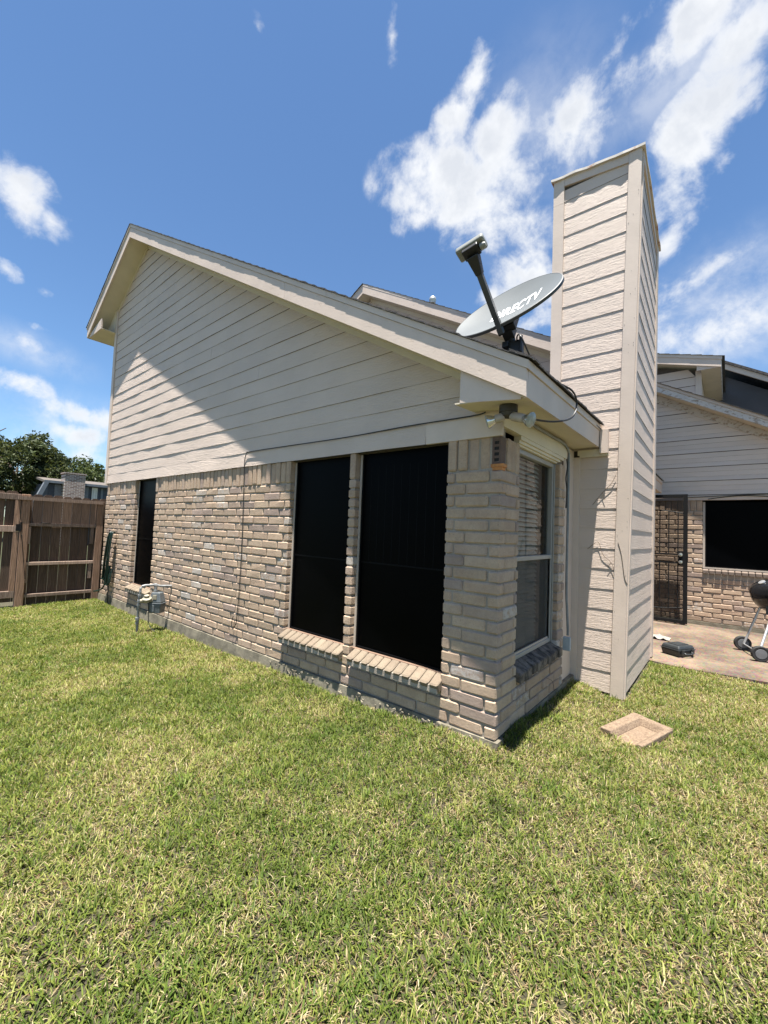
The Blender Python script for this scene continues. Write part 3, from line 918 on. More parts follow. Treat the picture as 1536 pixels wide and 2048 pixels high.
# --- roof of the gable: decking, fascia boards, trims, soffits, shingles
YF = -.260
def rz(x, dz=0.0): return (RBz + SL * (RBx - x) if x > APx else APz - SL * (APx - x)) + dz
dM, dT = .148, .196     # fascia height, then trim height above underside
LX = LBx
roof = MB()
roof.prism([(.12, -.232, rz(.12, .02)), (APx, -.232, APz + .02), (APx, -.232, APz + dT - .01), (.12, -.232, rz(.12, dT - .01))], (0, 3.9, 0))
roof.prism([(APx - .0005, -.232, APz + .02), (LX + .03, -.232, rz(LX + .03, .02)), (LX + .03, -.232, rz(LX + .03, dT - .01)), (APx - .0005, -.232, APz + dT - .01)], (0, 3.9, 0))
roof = roof.build('roof', 'board_under', house)
cuts = [RBx, -1.9, -3.9, APx + .0]
for k in range(3):
    b = MB(); x0, x1 = cuts[k], cuts[k + 1]
    e = .0012
    b.prism([(x0 - e, YF, rz(x0 - e)), (x1 + e, YF, rz(x1 + e)), (x1 + e, YF, rz(x1 + e, dM)), (x0 - e, YF, rz(x0 - e, dM))], (0, .025, 0))
    b.build('rake_board', 'trim', roof)
b = MB(); b.prism([(APx, YF, rz(APx)), (LX, YF, rz(LX)), (LX, YF, rz(LX, dM)), (APx, YF, rz(APx, dM))], (0, .025, 0)); b.build('rake_board', 'trim', roof)
cuts = [RBx + .012, -1.35, -3.2, -4.6, APx]
for k in range(4):
    b = MB(); x0, x1 = cuts[k], cuts[k + 1]
    b.prism([(x0 - .001, YF - .007, rz(x0, dM + .002)), (x1 + .001, YF - .007, rz(x1, dM + .002)), (x1 + .001, YF - .007, rz(x1, dT)), (x0 - .001, YF - .007, rz(x0, dT))], (0, .032, 0))
    b.build('rake_trim', 'trim_plain', roof)
b = MB(); b.prism([(APx, YF - .010, rz(APx, dM + .002)), (LX - .012, YF - .010, rz(LX - .012, dM + .002)), (LX - .012, YF - .010, rz(LX - .012, dT)), (APx, YF - .010, rz(APx, dT))], (0, .035, 0)); b.build('rake_trim', 'trim_plain', roof)
# soffit under the rakes
b = MB()
b.prism([(-.17, -.234, rz(-.17, .012)), (APx, -.234, APz + .012), (APx, -.234, APz + .019), (-.17, -.234, rz(-.17, .019))], (0, .233, 0))
b.prism([(APx - .0005, -.234, APz + .012), (LX + .05, -.234, rz(LX + .05, .012)), (LX + .05, -.234, rz(LX + .05, .019)), (APx - .0005, -.234, APz + .019)], (0, .233, 0))
b.build('rake_soffit', 'soffit', roof)
# shingles: one ragged course after another down both slopes
def shingles(parent, xa, xb, y0, y1, zfun, n, right):
    ov = .002
    for k in range(n):
        t0, t1 = k / n, (k + 1) / n
        x0 = xa + (xb - xa) * t0; x1 = xa + (xb - xa) * t1
        ov = min(.0065, max(0, ov + random.uniform(-.0016, .0016)))
        b = MB()
        th = .010 + random.uniform(-.002, .003)
        b.hexa([(x0, y0 - ov, zfun(x0) + .004), (x1, y0 - ov, zfun(x1) + .0005), (x1, y1, zfun(x1) + .0005), (x0, y1, zfun(x0) + .004),
                (x0, y0 - ov, zfun(x0) + .004 + th), (x1, y0 - ov, zfun(x1) + .005), (x1, y1, zfun(x1) + .005), (x0, y1, zfun(x0) + .004 + th)])
        b.build('shingle_course', 'shingle', parent)
shingles(roof, .198, APx, YF - .014, 3.65, lambda x: rz(x, dT), 50, True)
shingles(roof, LX - .03, APx, YF - .016, 3.65, lambda x: rz(x, dT), 15, False)
# eave: boards running back from the lower corner to the chimney
EA = Vector((.236, YF + .026, 1.927)); EB = Vector((.178, 1.632, 2.003))
def eave_pt(t, dz, dx=0.0): return EA.lerp(EB, t) + Vector((dx, 0, dz))
b = MB()
b.hexa([eave_pt(0, 0, -.022), eave_pt(0, 0), eave_pt(1, 0), eave_pt(1, 0, -.022), eave_pt(0, .140, -.022), eave_pt(0, .140, .004), eave_pt(1, .140, .004), eave_pt(1, .140, -.022)])
b.build('eave_fascia', 'trim_plain', roof)
b = MB()
b.hexa([eave_pt(0, .142, -.02), eave_pt(0, .142, .013), eave_pt(1, .142, .013), eave_pt(1, .142, -.02), eave_pt(0, .190, -.02), eave_pt(0, .190, .013), eave_pt(1, .190, .013), eave_pt(1, .190, -.02)])
b.build('eave_trim', 'trim_plain', roof)
b = MB()
nn = 22
for k in range(-1, nn):
    j = random.uniform(-.004, .008); s0 = eave_pt(max(k / nn, -.024), .190, .030 + j); s1 = eave_pt((k + 1) / nn, .190, .030 + j)
    b.hexa([s0 + Vector((-.12, 0, .066)), s0, s1, s1 + Vector((-.12, 0, .066)), s0 + Vector((-.12, 0, .081)), s0 + Vector((0, 0, .011)), s1 + Vector((0, 0, .011)), s1 + Vector((-.12, 0, .081))])
b.build('shingle_edge', 'shingle', roof)
b = MB()
b.hexa([(-.20, -.232, 1.962), (.213, -.234, 1.936), (.157, 1.632, 2.008), (-.09, 1.632, 2.008), (-.20, -.232, 1.970), (.213, -.234, 1.944), (.157, 1.632, 2.016), (-.09, 1.632, 2.016)])
b.build('eave_soffit', 'soffit', roof)
b = MB()
b.prism([(-.166, -.234, 1.966), (.20, -.234, 1.925), (.20, -.234, rz(.20, .0)), (-.166, -.234, rz(-.166, .0))], (0, .022, 0))
b.build('box_return', 'trim', roof)
# left eave box
b = MB()
b.prism([(LX + .002, -.2345, rz(LX)), (LCX - .0, -.2345, rz(LX) - .0), (LCX - .0, -.2345, rz(LX) + .17), (LX + .03, -.2345, rz(LX) + .05)], (0, .02, 0))
b.build('box_return', 'trim', roof)
b = MB(); b.prism([(LX + .01, -.030, rz(LX) + .02), (LCX, -.030, rz(LX) + .02), (LCX, -.030, rz(LCX) + .02)], (0, .02, 0)); b.build('eave_end_panel', 'soffit', roof)
b = MB(); b.box((LX + .003, -.214, rz(LX) + .002), (LCX, 3.6, rz(LX) + .012)); b.build('eave_soffit', 'soffit', roof)
b = MB(); b.hexa([(LX - .001, YF + .0255, rz(LX)), (LX + .02, YF + .0255, rz(LX)), (LX + .02, 3.6, rz(LX)), (LX - .001, 3.6, rz(LX)), (LX - .001, YF + .0255, rz(LX, dT - .02)), (LX + .02, YF + .0255, rz(LX, dT - .02)), (LX + .02, 3.6, rz(LX, dT - .02)), (LX - .001, 3.6, rz(LX, dT - .02))])
b.build('eave_fascia', 'trim_plain', roof)
b = MB(); b.box((LCX - .011, .51, -.2), (LCX + .05, 8.5, 4.2)); b.build('side_wall', 'siding_smooth', house)

# trim on the right wall above the window
b = MB()
b.box((-.05, .001, 1.8605), (.004, 1.285, 1.985)); b.box((-.05, .292, 1.834), (.0, 1.21, 1.860)); b.box((-.05, .292, 1.814), (-.012, 1.16, 1.8335)); b.box((-.05, .292, 1.801), (-.026, 1.128, 1.8135))
b.build('window_head_trim', 'trim_cream', house)
b = MB(); b.box((-.085, 1.286, -.06), (-.036, 1.632, 1.99)); b.build('corner_board', 'trim_plain', house)
b = MB(); b.box((-.036, 1.286, -.04), (-.028, 1.30, 1.9)); b.build('rusty_strip', 'alu_brown', house)
# exposed cored brick and wood blocks at the corner
b = MB()
b.box((-.066, .004, 1.634), (-.0525, .07, 1.80)); b.box((-.0215, .004, 1.634), (-.008, .07, 1.80)); b.box((-.0524, .045, 1.634), (-.0216, .07, 1.80))
for zc in (1.634, 1.669, 1.704, 1.739, 1.774): b.box((-.0523, .0042, zc), (-.0217, .0449, zc + (.0145 if zc < 1.77 else .025)))
cb = b.build('cored_brick', 'brick_single', house)
cb.color = (.13, .088, .068, 1)

for zc in (1.6488, 1.6838, 1.7188, 1.7538):
    b = MB(); b.box((-.0520, .0085, zc), (-.0220, .0140, zc + .0200)); b.build('core_hole_shade', 'interior_shade', cb)  # shallow dark box painted as the shade inside each core
b = MB(); b.box((-.070, -.004, 1.612), (.012, .05, 1.632)); b.build('wood_block', 'wood_block', None, 'upper orange wood block wedged under the broken corner brick', 'wood block', 'wood blocks at the house corner')
b = MB(); b.box((-.060, .000, 1.594), (.002, .05, 1.6115)); b.build('wood_block', 'wood_block', None, 'lower shorter wood block on the brick course at the house corner', 'wood block', 'wood blocks at the house corner')

# --- chimney
def FR(z): return .383 + (z + .1) * (.474 - .383) / 4.68      # front right edge x
def BRx(z): return .385 + (z + .1) * (.035) / 4.66
YC = 1.64
def BRy(z): return 3.25 - (z + .1) * .125 / 4.66
def FL(z): return -.085 if z < 1.95 else -.262
ch = MB()
ch.hexa([(-.05, YC + .012, -.2), (FR(-.2) - .014, YC + .012, -.2), (BRx(-.2) - .014, BRy(-.2), -.2), (-.25, BRy(-.2), -.2),
         (-.05, YC + .012, 1.95), (FR(1.95) - .014, YC + .012, 1.95), (BRx(1.95) - .014, BRy(1.95), 1.95), (-.25, BRy(1.95), 1.95)])
ch.hexa([(-.25, YC + .012, 1.9505), (FR(1.95) - .014, YC + .012, 1.9505), (BRx(1.95) - .014, BRy(1.95), 1.9505), (-.25, BRy(1.95), 1.9505),
         (-.25, YC + .012, 4.64), (FR(4.56) - .014, YC + .012, 4.56), (BRx(4.56) - .014, BRy(4.55), 4.55), (-.25, BRy(4.55), 4.63)])
chim = ch.build('chimney', 'board_under', house, label='tall chimney clad in pale lap siding with corner boards')
CB = .098
def chim_to(u, w, z_): return Vector((u, YC + .006 - w, z_))
CE = .1735
z = -.092; k = 0
CBL = lambda z_: .017 if z_ < 1.93 else -.166
while z < 4.50:
    zt = min(z + CE, 4.53)
    if not (1.90 < z < 1.95):
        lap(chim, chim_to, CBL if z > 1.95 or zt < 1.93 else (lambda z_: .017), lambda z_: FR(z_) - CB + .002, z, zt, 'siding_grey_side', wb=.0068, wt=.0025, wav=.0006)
    else:
        lap(chim, chim_to, lambda z_: .017, lambda z_: FR(z_) - CB + .002, z, zt, 'siding_grey_side', wb=.0068, wt=.0025, wav=.0006)
    # right side board
    def side_to(u, w, z_):
        y0 = YC + .03; t = (u - y0) / (BRy(z_) - y0)
        x = FR(z_) + (BRx(z_) - FR(z_)) * t
        return Vector((x - .008 + w, u, z_))
    lap(chim, side_to, lambda z_: YC + .052, lambda z_: BRy(z_) - .09, z, zt, 'siding_grey_side', wb=.0068, wt=.0025, wav=.0006)
    z += CE; k += 1
def post(x0f, x1f, y0, y1, z0, z1, nm='corner_board', mt='trim_plain'):
    b = MB()
    b.hexa([(x0f(z0), y0, z0), (x1f(z0), y0, z0), (x1f(z0), y1, z0), (x0f(z0), y1, z0), (x0f(z1), y0, z1), (x1f(z1), y0, z1), (x1f(z1), y1, z1), (x0f(z1), y1, z1)])
    return b.build(nm, mt, chim)
post(lambda z_: FR(z_) - CB, lambda z_: FR(z_), YC - .016, YC + .0115, -.115, 4.585)
post(lambda z_: FR(z_) - .012, lambda z_: FR(z_) + .010, YC + .0118, YC + .05, -.115, 4.578)
post(lambda z_: -.064, lambda z_: .0165, YC - .014, YC + .0115, -.075, 1.93)
post(lambda z_: -.264, lambda z_: -.167, YC - .014, YC + .0115, 2.2, 4.40)
post(lambda z_: -.264, lambda z_: -.167, YC - .014, YC + .0115, 4.402, 4.655)
b = MB(); zt, zb = 4.55, -.08
b.hexa([(BRx(zb) - .03, BRy(zb) - .09, zb), (BRx(zb) + .012, BRy(zb) - .09, zb), (BRx(zb) + .012, BRy(zb) + .012, zb), (BRx(zb) - .03, BRy(zb) + .012, zb),
        (BRx(zt) - .03, BRy(zt) - .09, zt), (BRx(zt) + .012, BRy(zt) - .09, zt), (BRx(zt) + .012, BRy(zt) + .012, zt), (BRx(zt) - .03, BRy(zt) + .012, zt)])
b.build('corner_board', 'trim_plain', chim)
b = MB()   # band board under the cap
b.hexa([(-.166, YC - .012, 4.567), (FR(4.5) - CB - .001, YC - .012, 4.505), (FR(4.5) - CB - .001, YC + .011, 4.505), (-.166, YC + .011, 4.567),
        (-.166, YC - .012, 4.652), (FR(4.5) - CB - .001, YC - .012, 4.592), (FR(4.5) - CB - .001, YC + .011, 4.592), (-.166, YC + .011, 4.652)])
b.hexa([(FR(4.5) - .01, YC + .051, 4.49), (FR(4.5) + .012, YC + .051, 4.49), (BRx(4.5) + .010, BRy(4.5) - .091, 4.46), (BRx(4.5) - .012, BRy(4.5) - .091, 4.46),
        (FR(4.5) - .01, YC + .051, 4.575), (FR(4.5) + .012, YC + .051, 4.575), (BRx(4.5) + .010, BRy(4.5) - .091, 4.545), (BRx(4.5) - .012, BRy(4.5) - .091, 4.545)])
b.build('band_board', 'trim', chim)
b = MB()   # sheet metal cap with a slightly wavy drip edge
n = 14
A0, A1 = Vector((-.285, YC - .034, 4.662)), Vector((FR(4.6) + .026, YC - .034, 4.590))
B0, B1 = Vector((-.285, 3.20, 4.640)), Vector((BRx(4.6) + .026, 3.20, 4.562))
ring = [A0.lerp(A1, t / n) + Vector((0, random.uniform(-.006, .004), random.uniform(-.005, .005))) for t in range(n + 1)] + \
       [A1.lerp(B1, t / n) + Vector((random.uniform(-.004, .005), 0, random.uniform(-.004, .004))) for t in range(1, n + 1)] + \
       [B1.lerp(B0, t / n) for t in range(1, n + 1)] + [B0.lerp(A0, t / n) for t in range(1, n)]
N = len(ring); cen = Vector((.1, 2.4, 4.70))
vs = [p + Vector((0, 0, -.014)) for p in ring] + [p + Vector((0, 0, .008)) for p in ring] + [cen]
fs = [(i, (i + 1) % N, (i + 1) % N + N, i + N) for i in range(N)] + [(i + N, (i + 1) % N + N, 2 * N) for i in range(N)] + [tuple(range(N))[::-1]]
b.add(vs, fs)
m, g = new_mat('rusty_cap')
v = world_vec(g)
n1 = g.noise(v, 5.0, 6.0, .6)
c = g.mix(g.rmp(n1, .52, .62), (.60, .54, .47), (.34, .13, .045))
finish(m, g, c, .55, n1, .2, .01)
b.build('metal_cap', 'rusty_cap', chim)
b = MB()   # nail heads and filler spots on the corner boards
for i in range(22):
    z_ = random.uniform(.0, 4.5); f_ = random.choice((-.085, -.015, -.05)); q_ = random.uniform(.0010, .0019)
    c_ = Vector((FR(z_) + f_, YC - .0168, z_)); b.obox(c_, Vector((1, 0, 0)), Vector((0, 1, 0)), Vector((0, 0, 1)), (q_, .0012, q_ * random.uniform(.8, 2.0)))
b.build('nail_heads', 'twig', chim, kind='stuff')
# blocking where the eave dies into the chimney
b = MB(); b.box((.187, YC - .060, 1.945), (.250, YC - .0165, 2.150)); b.build('eave_end_block', 'trim', house)
b = MB(); b.box((.018, YC - .030, 1.925), (.2505, YC - .0045, 1.944)); b.box((.0, YC - .026, 1.9445), (.186, YC - .0045, 1.99)); b.build('blocking_board', 'trim_cream', house)

# --- upper gable behind
def U(x, dz=0.0): return 4.019 + .569 * (-.936 - x) + dz
UAx = -4.485
def Uz(x, dz=0.0): return (U(x) if x > UAx else U(UAx) - .569 * (UAx - x)) + dz
YU = 3.4
UE = .10
b = MB()
b.prism([(UE - .05, YU + .26, 1.9), (UE - .05, YU + .26, Uz(UE - .05, -.2)), (UAx, YU + .26, Uz(UAx, -.2)), (-8.6, YU + .26, Uz(-8.6, -.2)), (-8.6, YU + .26, 1.9)], (0, .05, 0))
ug = b.build('upper_gable', 'board_under', house)
z = 3.0; i = 0
ul = lambda z_: max(-8.5, UAx - (Uz(UAx, -.22) - z_) / .569 + .02)
ur = lambda z_: min(UE - .06, -.936 - (z_ - (4.019 - .22)) / .569 - .02)
while z < Uz(UAx) - .35:
    lap(ug, lambda u, w, zz_: Vector((u, YU + .25 - w, zz_)), ul, ur, z, z + .1478, 'siding_smooth')
    z += .1478
for (nm, d0, d1, yo, mt) in (('rake_board', -.195, -.05, 0, 'trim'), ('rake_trim', -.049, -.004, -.003, 'trim_plain')):
    b = MB(); b.prism([(UE, YU + yo, Uz(UE, d0)), (UAx, YU + yo, Uz(UAx, d0)), (UAx, YU + yo, Uz(UAx, d1)), (UE, YU + yo, Uz(UE, d1))], (0, .03, 0)); b.build(nm, mt, ug)
    b = MB(); b.prism([(UAx - .001, YU + yo, Uz(UAx, d0)), (-9.2, YU + yo, Uz(-9.2, d0)), (-9.2, YU + yo, Uz(-9.2, d1)), (UAx - .001, YU + yo, Uz(UAx, d1))], (0, .03, 0)); b.build(nm, mt, ug)
b = MB()
b.prism([(UE, YU + .031, Uz(UE, -.19)), (UAx, YU + .031, Uz(UAx, -.19)), (-9.2, YU + .031, Uz(-9.2, -.19)), (-9.2, YU + .031, Uz(-9.2, -.012)), (UAx, YU + .031, Uz(UAx, -.012)), (UE, YU + .031, Uz(UE, -.012))], (0, 1.7, 0))
uroof = b.build('roof', 'soffit', house)
b = MB()
b.prism([(-.2, YU + .235, Uz(-.2, -.26)), (UAx, YU + .235, Uz(UAx, -.26)), (UAx, YU + .235, Uz(UAx, -.192)), (-.2, YU + .235, Uz(-.2, -.192))], (0, .02, 0))
b.build('rake_frieze', 'soffit', ug)
shingles(uroof, UE + .03, UAx, YU - .006, 5.1, lambda x: Uz(x, -.006), 34, True)
shingles(uroof, -9.25, UAx, YU - .02, 5.1, lambda x: Uz(x, -.006), 20, False)
vb = aY(865, 610, 3.75)
b = MB(); b.tube([vb + Vector((0, 0, -.3)), vb + Vector((0, 0, .04))], .03); vp = b.build('vent_pipe', 'dish_dark', house)
b = MB(); b.lathe([(.03, .02), (.055, .03), (.06, .08), (.063, .085), (.060, .12), (.045, .145), (.001, .155)], vb, (0, 0, 1), 16); b.build('vent_cap', 'vent_metal', vp, smooth=True)

# --- rear two storey gable seen right of the chimney
YN = 7.0
def Nz(x, dz=0.0): return 4.543 + (.95 - x) * .283 + dz
b = MB(); b.prism([(-1.6, YN + .26, 2.0), (.655, YN + .26, 2.0), (.655, YN + .26, Nz(.655, -.2)), (-1.6, YN + .26, Nz(-1.6, -.2))], (0, .05, 0)); rg = b.build('rear_gable', 'board_under', house)
z = 3.0
while z < 4.45:
    lap(rg, lambda u, w, zz_: Vector((u, YN + .25 - w, zz_)), lambda z_: -1.5, lambda z_: min(.57, .95 - (z_ - 4.343) / .283), z + .006, z + .163, 'siding_smooth', wb=.012, wt=.001); z += .165
b = MB(); b.box((.572, YN + .225, 2.2), (.665, YN + .30, Nz(.66, -.19))); b.build('corner_board', 'trim_plain', rg)
b = MB(); b.prism([(-1.6, YN, Nz(-1.6, -.19)), (.95, YN, Nz(.95, -.19)), (.95, YN, Nz(.95, -.06)), (-1.6, YN, Nz(-1.6, -.06))], (0, .03, 0)); b.build('rake_board', 'trim', rg)
b = MB(); b.prism([(-1.6, YN - .012, Nz(-1.6, -.059)), (.962, YN - .012, Nz(.962, -.059)), (.962, YN - .012, Nz(.962, 0)), (-1.6, YN - .012, Nz(-1.6, 0))], (0, .042, 0)); b.build('rake_trim', 'trim_plain', rg)
b = MB(); b.prism([(-1.6, YN + .031, Nz(-1.6, -.18)), (.938, YN + .031, Nz(.938, -.15)), (.938, YN + .031, Nz(.938, -.01)), (-1.6, YN + .031, Nz(-1.6, -.01))], (0, 3.2, 0)); b.build('roof', 'soffit', rg)
b = MB(); b.prism([(.938, YN + .031, Nz(.95, -.19)), (.955, YN + .031, Nz(.95, -.19)), (.955, YN + .031, Nz(.95, -.01)), (.938, YN + .031, Nz(.95, -.01))], (0, 3.2, 0)); b.build('eave_fascia', 'trim_peeling', rg)
b = MB(); b.prism([(.60, YN + .02, Nz(.95, -.185)), (.93, YN + .02, Nz(.95, -.185)), (.93, YN + .02, Nz(.95, -.17)), (.60, YN + .02, Nz(.60, -.18))], (0, .02, 0)); b.build('box_return', 'trim', rg)
b = MB(); b.box((.66, YN + .041, Nz(.95, -.186)), (.937, YN + 3.2, Nz(.95, -.178))); b.build('eave_soffit', 'soffit', rg)
shingles(rg, 1.0, -1.6, YN - .02, 10.2, lambda x: Nz(x, -.004), 16, True)
b = MB(); b.box((.56, YN + .30, 1.5), (.655, 10.2, 4.35)); b.build('side_wall', 'siding_smooth', rg)

# --- wing: siding, rake, window, security door
YR = 5.74
def Wz(x, dz=0.0): return 3.847 + (.118 - x) * .571 + dz
WEx = 3.4
b = MB(); b.prism([(-.6, YW + .03, 1.88), (3.28, YW + .03, 1.88), (3.28, YW + .03, Wz(3.28, -.22)), (-.6, YW + .03, Wz(-.6, -.22))], (0, .05, 0)); wg = b.build('wing_siding', 'board_under', house)
b = MB(); b.box((-.12, YW - .012, 1.886), (3.28, YW + .02, 1.965)); b.build('frieze_board', 'trim_plain', wg)
z = 1.968
wr = lambda z_: min(3.28, .118 - (z_ - (3.847 - .28)) / .571)
while z < Wz(-.5) - .4:
    for q in range(3):
        zz0 = z + q * .0755
        lap(wg, lambda u, w, zz_: Vector((u, YW + .006 - w, zz_)), lambda z_: -.58, wr, zz0 + (.008 if q == 0 else .0012), zz0 + .0745, 'siding_wing', wb=.0125 if q == 0 else .0050, wt=.001, wav=.0004)
    z += .2265
for (nm, d0, d1, yo, th, mt) in (('rake_board', -.150, -.052, 0, .03, 'trim_peeling'), ('rake_trim', -.051, 0, -.012, .042, 'trim_plain')):
    b = MB(); b.prism([(-.8, YR + yo, Wz(-.8, d0)), (WEx, YR + yo, Wz(WEx, d0)), (WEx, YR + yo, Wz(WEx, d1)), (-.8, YR + yo, Wz(-.8, d1))], (0, th, 0)); b.build(nm, mt, wg)
b = MB(); b.prism([(-.8, YR + .031, Wz(-.8, -.148)), (WEx, YR + .031, Wz(WEx, -.148)), (WEx, YR + .031, Wz(WEx, -.012)), (-.8, YR + .031, Wz(-.8, -.012))], (0, 4.0, 0)); wroof = b.build('roof', 'soffit', house)
b = MB(); b.prism([(-.6, YW - .014, Wz(-.6, -.28)), (3.28, YW - .014, Wz(3.28, -.28)), (3.28, YW - .014, Wz(3.28, -.15)), (-.6, YW - .014, Wz(-.6, -.15))], (0, .02, 0)); b.build('rake_frieze', 'trim_peeling', wg)
shingles(wroof, WEx + .03, -.8, YR - .03, 9.7, lambda x: Wz(x, -.004), 30, True)
fr = MB()
fr.box((WO[0] + .001, YW + .03, .80), (WO[0] + .03, YW + .10, 1.884)); fr.box((WO[1] - .03, YW + .03, .80), (WO[1] - .001, YW + .10, 1.884))
fr.box((WO[0] + .0305, YW + .03, .80), (WO[1] - .0305, YW + .10, .825))
wwin = fr.build('window', 'alu_frame', house)
b = MB(); b.box((WO[0] + .031, YW + .045, .826), (WO[1] - .031, YW + .055, 1.884)); b.build('sun_screen', 'screen', wwin)
b = MB(); b.box((WO[0] + .031, YW + .036, .826), (WO[0] + .045, YW + .0445, 1.884)); b.box((WO[0] + .0455, YW + .036, .826), (WO[1] - .031, YW + .0445, .842)); b.build('screen_frame', 'screen_frame', wwin)
for k in range(20):
    w = (WO[1] - WO[0]) / 20; x0 = WO[0] + k * w
    b = MB(); j = random.uniform(-.004, .004)
    b.hexa([(x0 + .003, YW - .03 + j, .722), (x0 + w - .003, YW - .03 + j, .722), (x0 + w - .003, YW + .06, .735), (x0 + .003, YW + .06, .735), (x0 + .003, YW - .03 + j, .778), (x0 + w - .003, YW - .03 + j, .778), (x0 + w - .003, YW + .06, .798), (x0 + .003, YW + .06, .798)])
    o = b.build('sill_brick', 'brick_single', wwin); o.color = (.16, .125, .10, 1.0); bev(o, .007, 1)
b = MB(); b.box((-.2, YW + .1, -.1), (3.3, YW + .13, 1.95)); b.build('dark_backing', 'interior_shade', house)  # added dark panel closing off light behind the wing window
# long side wall between chimney and wing, with its eave
b = MB(); b.box((-.09, 3.27, -.1), (-.02, 5.98, 1.95)); b.build('side_wall', 'siding_smooth', house)
b = MB(); b.box((.19, 3.28, 1.985), (.215, 5.72, 2.13)); b.box((.19, 3.28, 2.131), (.228, 5.73, 2.175)); ef = b.build('eave_fascia', 'trim_plain', house)
b = MB(); b.box((-.02, 3.28, 1.99), (.189, 5.72, 2.0)); b.build('eave_soffit', 'soffit', house)
b = MB(); b.prism([(.245, 3.28, 2.177), (.245, 3.28, 2.19), (-1.5, 3.28, 3.19), (-1.5, 3.28, 3.17)], (0, 2.47, 0)); b.build('roof', 'shingle', house)
# security door standing open along the wall
YD = 5.76
sd = MB()
dz0, dz1 = -.075, 1.965
sd.box((.500, YD - .02, dz0), (.556, YD + .02, dz1)); sd.box((-.40, YD - .02, dz1 - .05), (.4995, YD + .02, dz1)); sd.box((-.40, YD - .02, dz0), (.4995, YD + .02, dz0 + .05)); sd.box((-.455, YD - .02, dz0), (-.4005, YD + .02, dz1))
door = sd.build('security_door', 'iron_black', house)
b = MB()
for zz_ in (.86, .995): b.box((-.40, YD - .008, zz_), (.4995, YD + .008, zz_ + .022))
b.build('cross_bar', 'iron_black', door)
b = MB(); b.box((-.40, YD + .009, dz0 + .051), (.4995, YD + .011, dz1 - .051)); b.build('door_screen', 'door_mesh', door)
for k in range(7):
    x = -.30 + k * .122
    for (z0, z1) in ((1.018, 1.62 + .10 * math.cos((x - .05) * 2.6)), (.20 - .07 * math.cos((x - .05) * 2.6), .859)):
        b = MB(); b.box((x - .007, YD - .007, z0), (x + .007, YD + .007, z1)); b.build('bar', 'iron_black', door)
for (z0, s) in ((1.62, 1), (.20, -.7)):
    b = MB(); b.tube([(-.40 + .9 * t / 14, YD, z0 + s * .10 * math.cos((-.45 + .9 * t / 14) * 2.6)) for t in range(15)], .008, 6); b.build('arched_bar', 'iron_black', door)
b = MB(); b.box((.435, YD - .03, .83), (.4995, YD + .03, 1.06)); b.box((.548, YD - .024, .90), (.562, YD + .024, 1.03)); lk = b.build('lock_box', 'iron_black', door)
for zz_ in (1.0, .885):
    b = MB(); b.lathe([(.001, .045), (.024, .043), (.030, .03), (.022, .018), (.030, .0)], (.470, YD - .03, zz_), (0, -1, 0), 16); b.build('door_knob', 'brass', lk, smooth=True)

# ------------------------------------------------------------------ satellite dish
DC = Vector((-.1023, .2207, 2.736))
dn = Vector((-.098, -.772, .628)).normalized(); dw = Vector((.987, .007, .163)); dw = (dw - dn * dw.dot(dn)).normalized(); dh = dn.cross(dw)
foot = Vector((-.030, .235, 2.26))
dish = empty('satellite_dish', foot, 'grey oval satellite dish with white lettering on a black post at the roof edge', 'satellite dish')
DA, DB = .367, .287
def dpt(a, b_, off=0.0):       # point on the shallow bowl
    r2 = (a / DA) ** 2 + (b_ / DB) ** 2
    return DC + dw * a + dh * b_ + dn * (-.055 * (1 - r2) + off)
b = MB(); NR_, NS = 10, 56
vs, fs = [], []
for side, off in ((0, 0.0), (1, -.010)):
    for i in range(NR_ + 1):
        for k in range(NS):
            q = 2 * math.pi * k / NS; rr = max(i, .02) / NR_
            vs.append(dpt(DA * rr * math.cos(q), DB * rr * math.sin(q), off))
for side in (0, 1):
    o0 = side * (NR_ + 1) * NS
    for i in range(NR_):
        for k in range(NS):
            k2 = (k + 1) % NS
            fs.append((o0 + i * NS + k, o0 + i * NS + k2, o0 + (i + 1) * NS + k2, o0 + (i + 1) * NS + k))
b.add(vs, fs); b.build('reflector', 'dish_grey', dish, smooth=True)
b = MB(); rim = []
for k in range(NS):
    q = 2 * math.pi * k / NS; rim.append((math.cos(q), math.sin(q)))
vs = []
for (s, off) in ((1.0, .001), (1.018, -.001), (1.018, -.020), (.99, -.022)):
    for (c_, s_) in rim: vs.append(DC + dw * (DA * s * c_) + dh * (DB * s * s_) + dn * off)
fs = []
for i in range(3):
    for k in range(NS):
        k2 = (k + 1) % NS; fs.append((i * NS + k, i * NS + k2, (i + 1) * NS + k2, (i + 1) * NS + k))
b.add(vs, fs); b.build('rim', 'dish_dark', dish, smooth=True)
# lettering, bent onto the bowl
tc = bpy.data.curves.new('lettering', 'FONT'); tc.body = 'DIRECTV'; tc.size = .165; tc.shear = .25; tc.offset = .0026; tc.align_x = 'CENTER'; tc.space_character = 1.05; tc.extrude = .0
to_ = bpy.data.objects.new('lettering_tmp', tc); COL.objects.link(to_)
bpy.context.view_layer.update()
tm = bpy.data.meshes.new_from_object(to_.evaluated_get(bpy.context.evaluated_depsgraph_get()))
bpy.data.objects.remove(to_)
bm = bmesh.new(); bm.from_mesh(tm); bmesh.ops.triangulate(bm, faces=bm.faces); bmesh.ops.subdivide_edges(bm, edges=[e for e in bm.edges if e.calc_length() > .02], cuts=2); bmesh.ops.triangulate(bm, faces=bm.faces)
TX, TY, TSX = .040, -.030, .50
lo_ = dpt(TX, TY)
for v_ in bm.verts:
    v_.co = dpt(TX + v_.co.x * TSX, TY + v_.co.y * 1.0, .0025) - lo_
bm.to_mesh(tm); bm.free()
tm.materials.clear(); tm.materials.append(MATS['logo_white'])
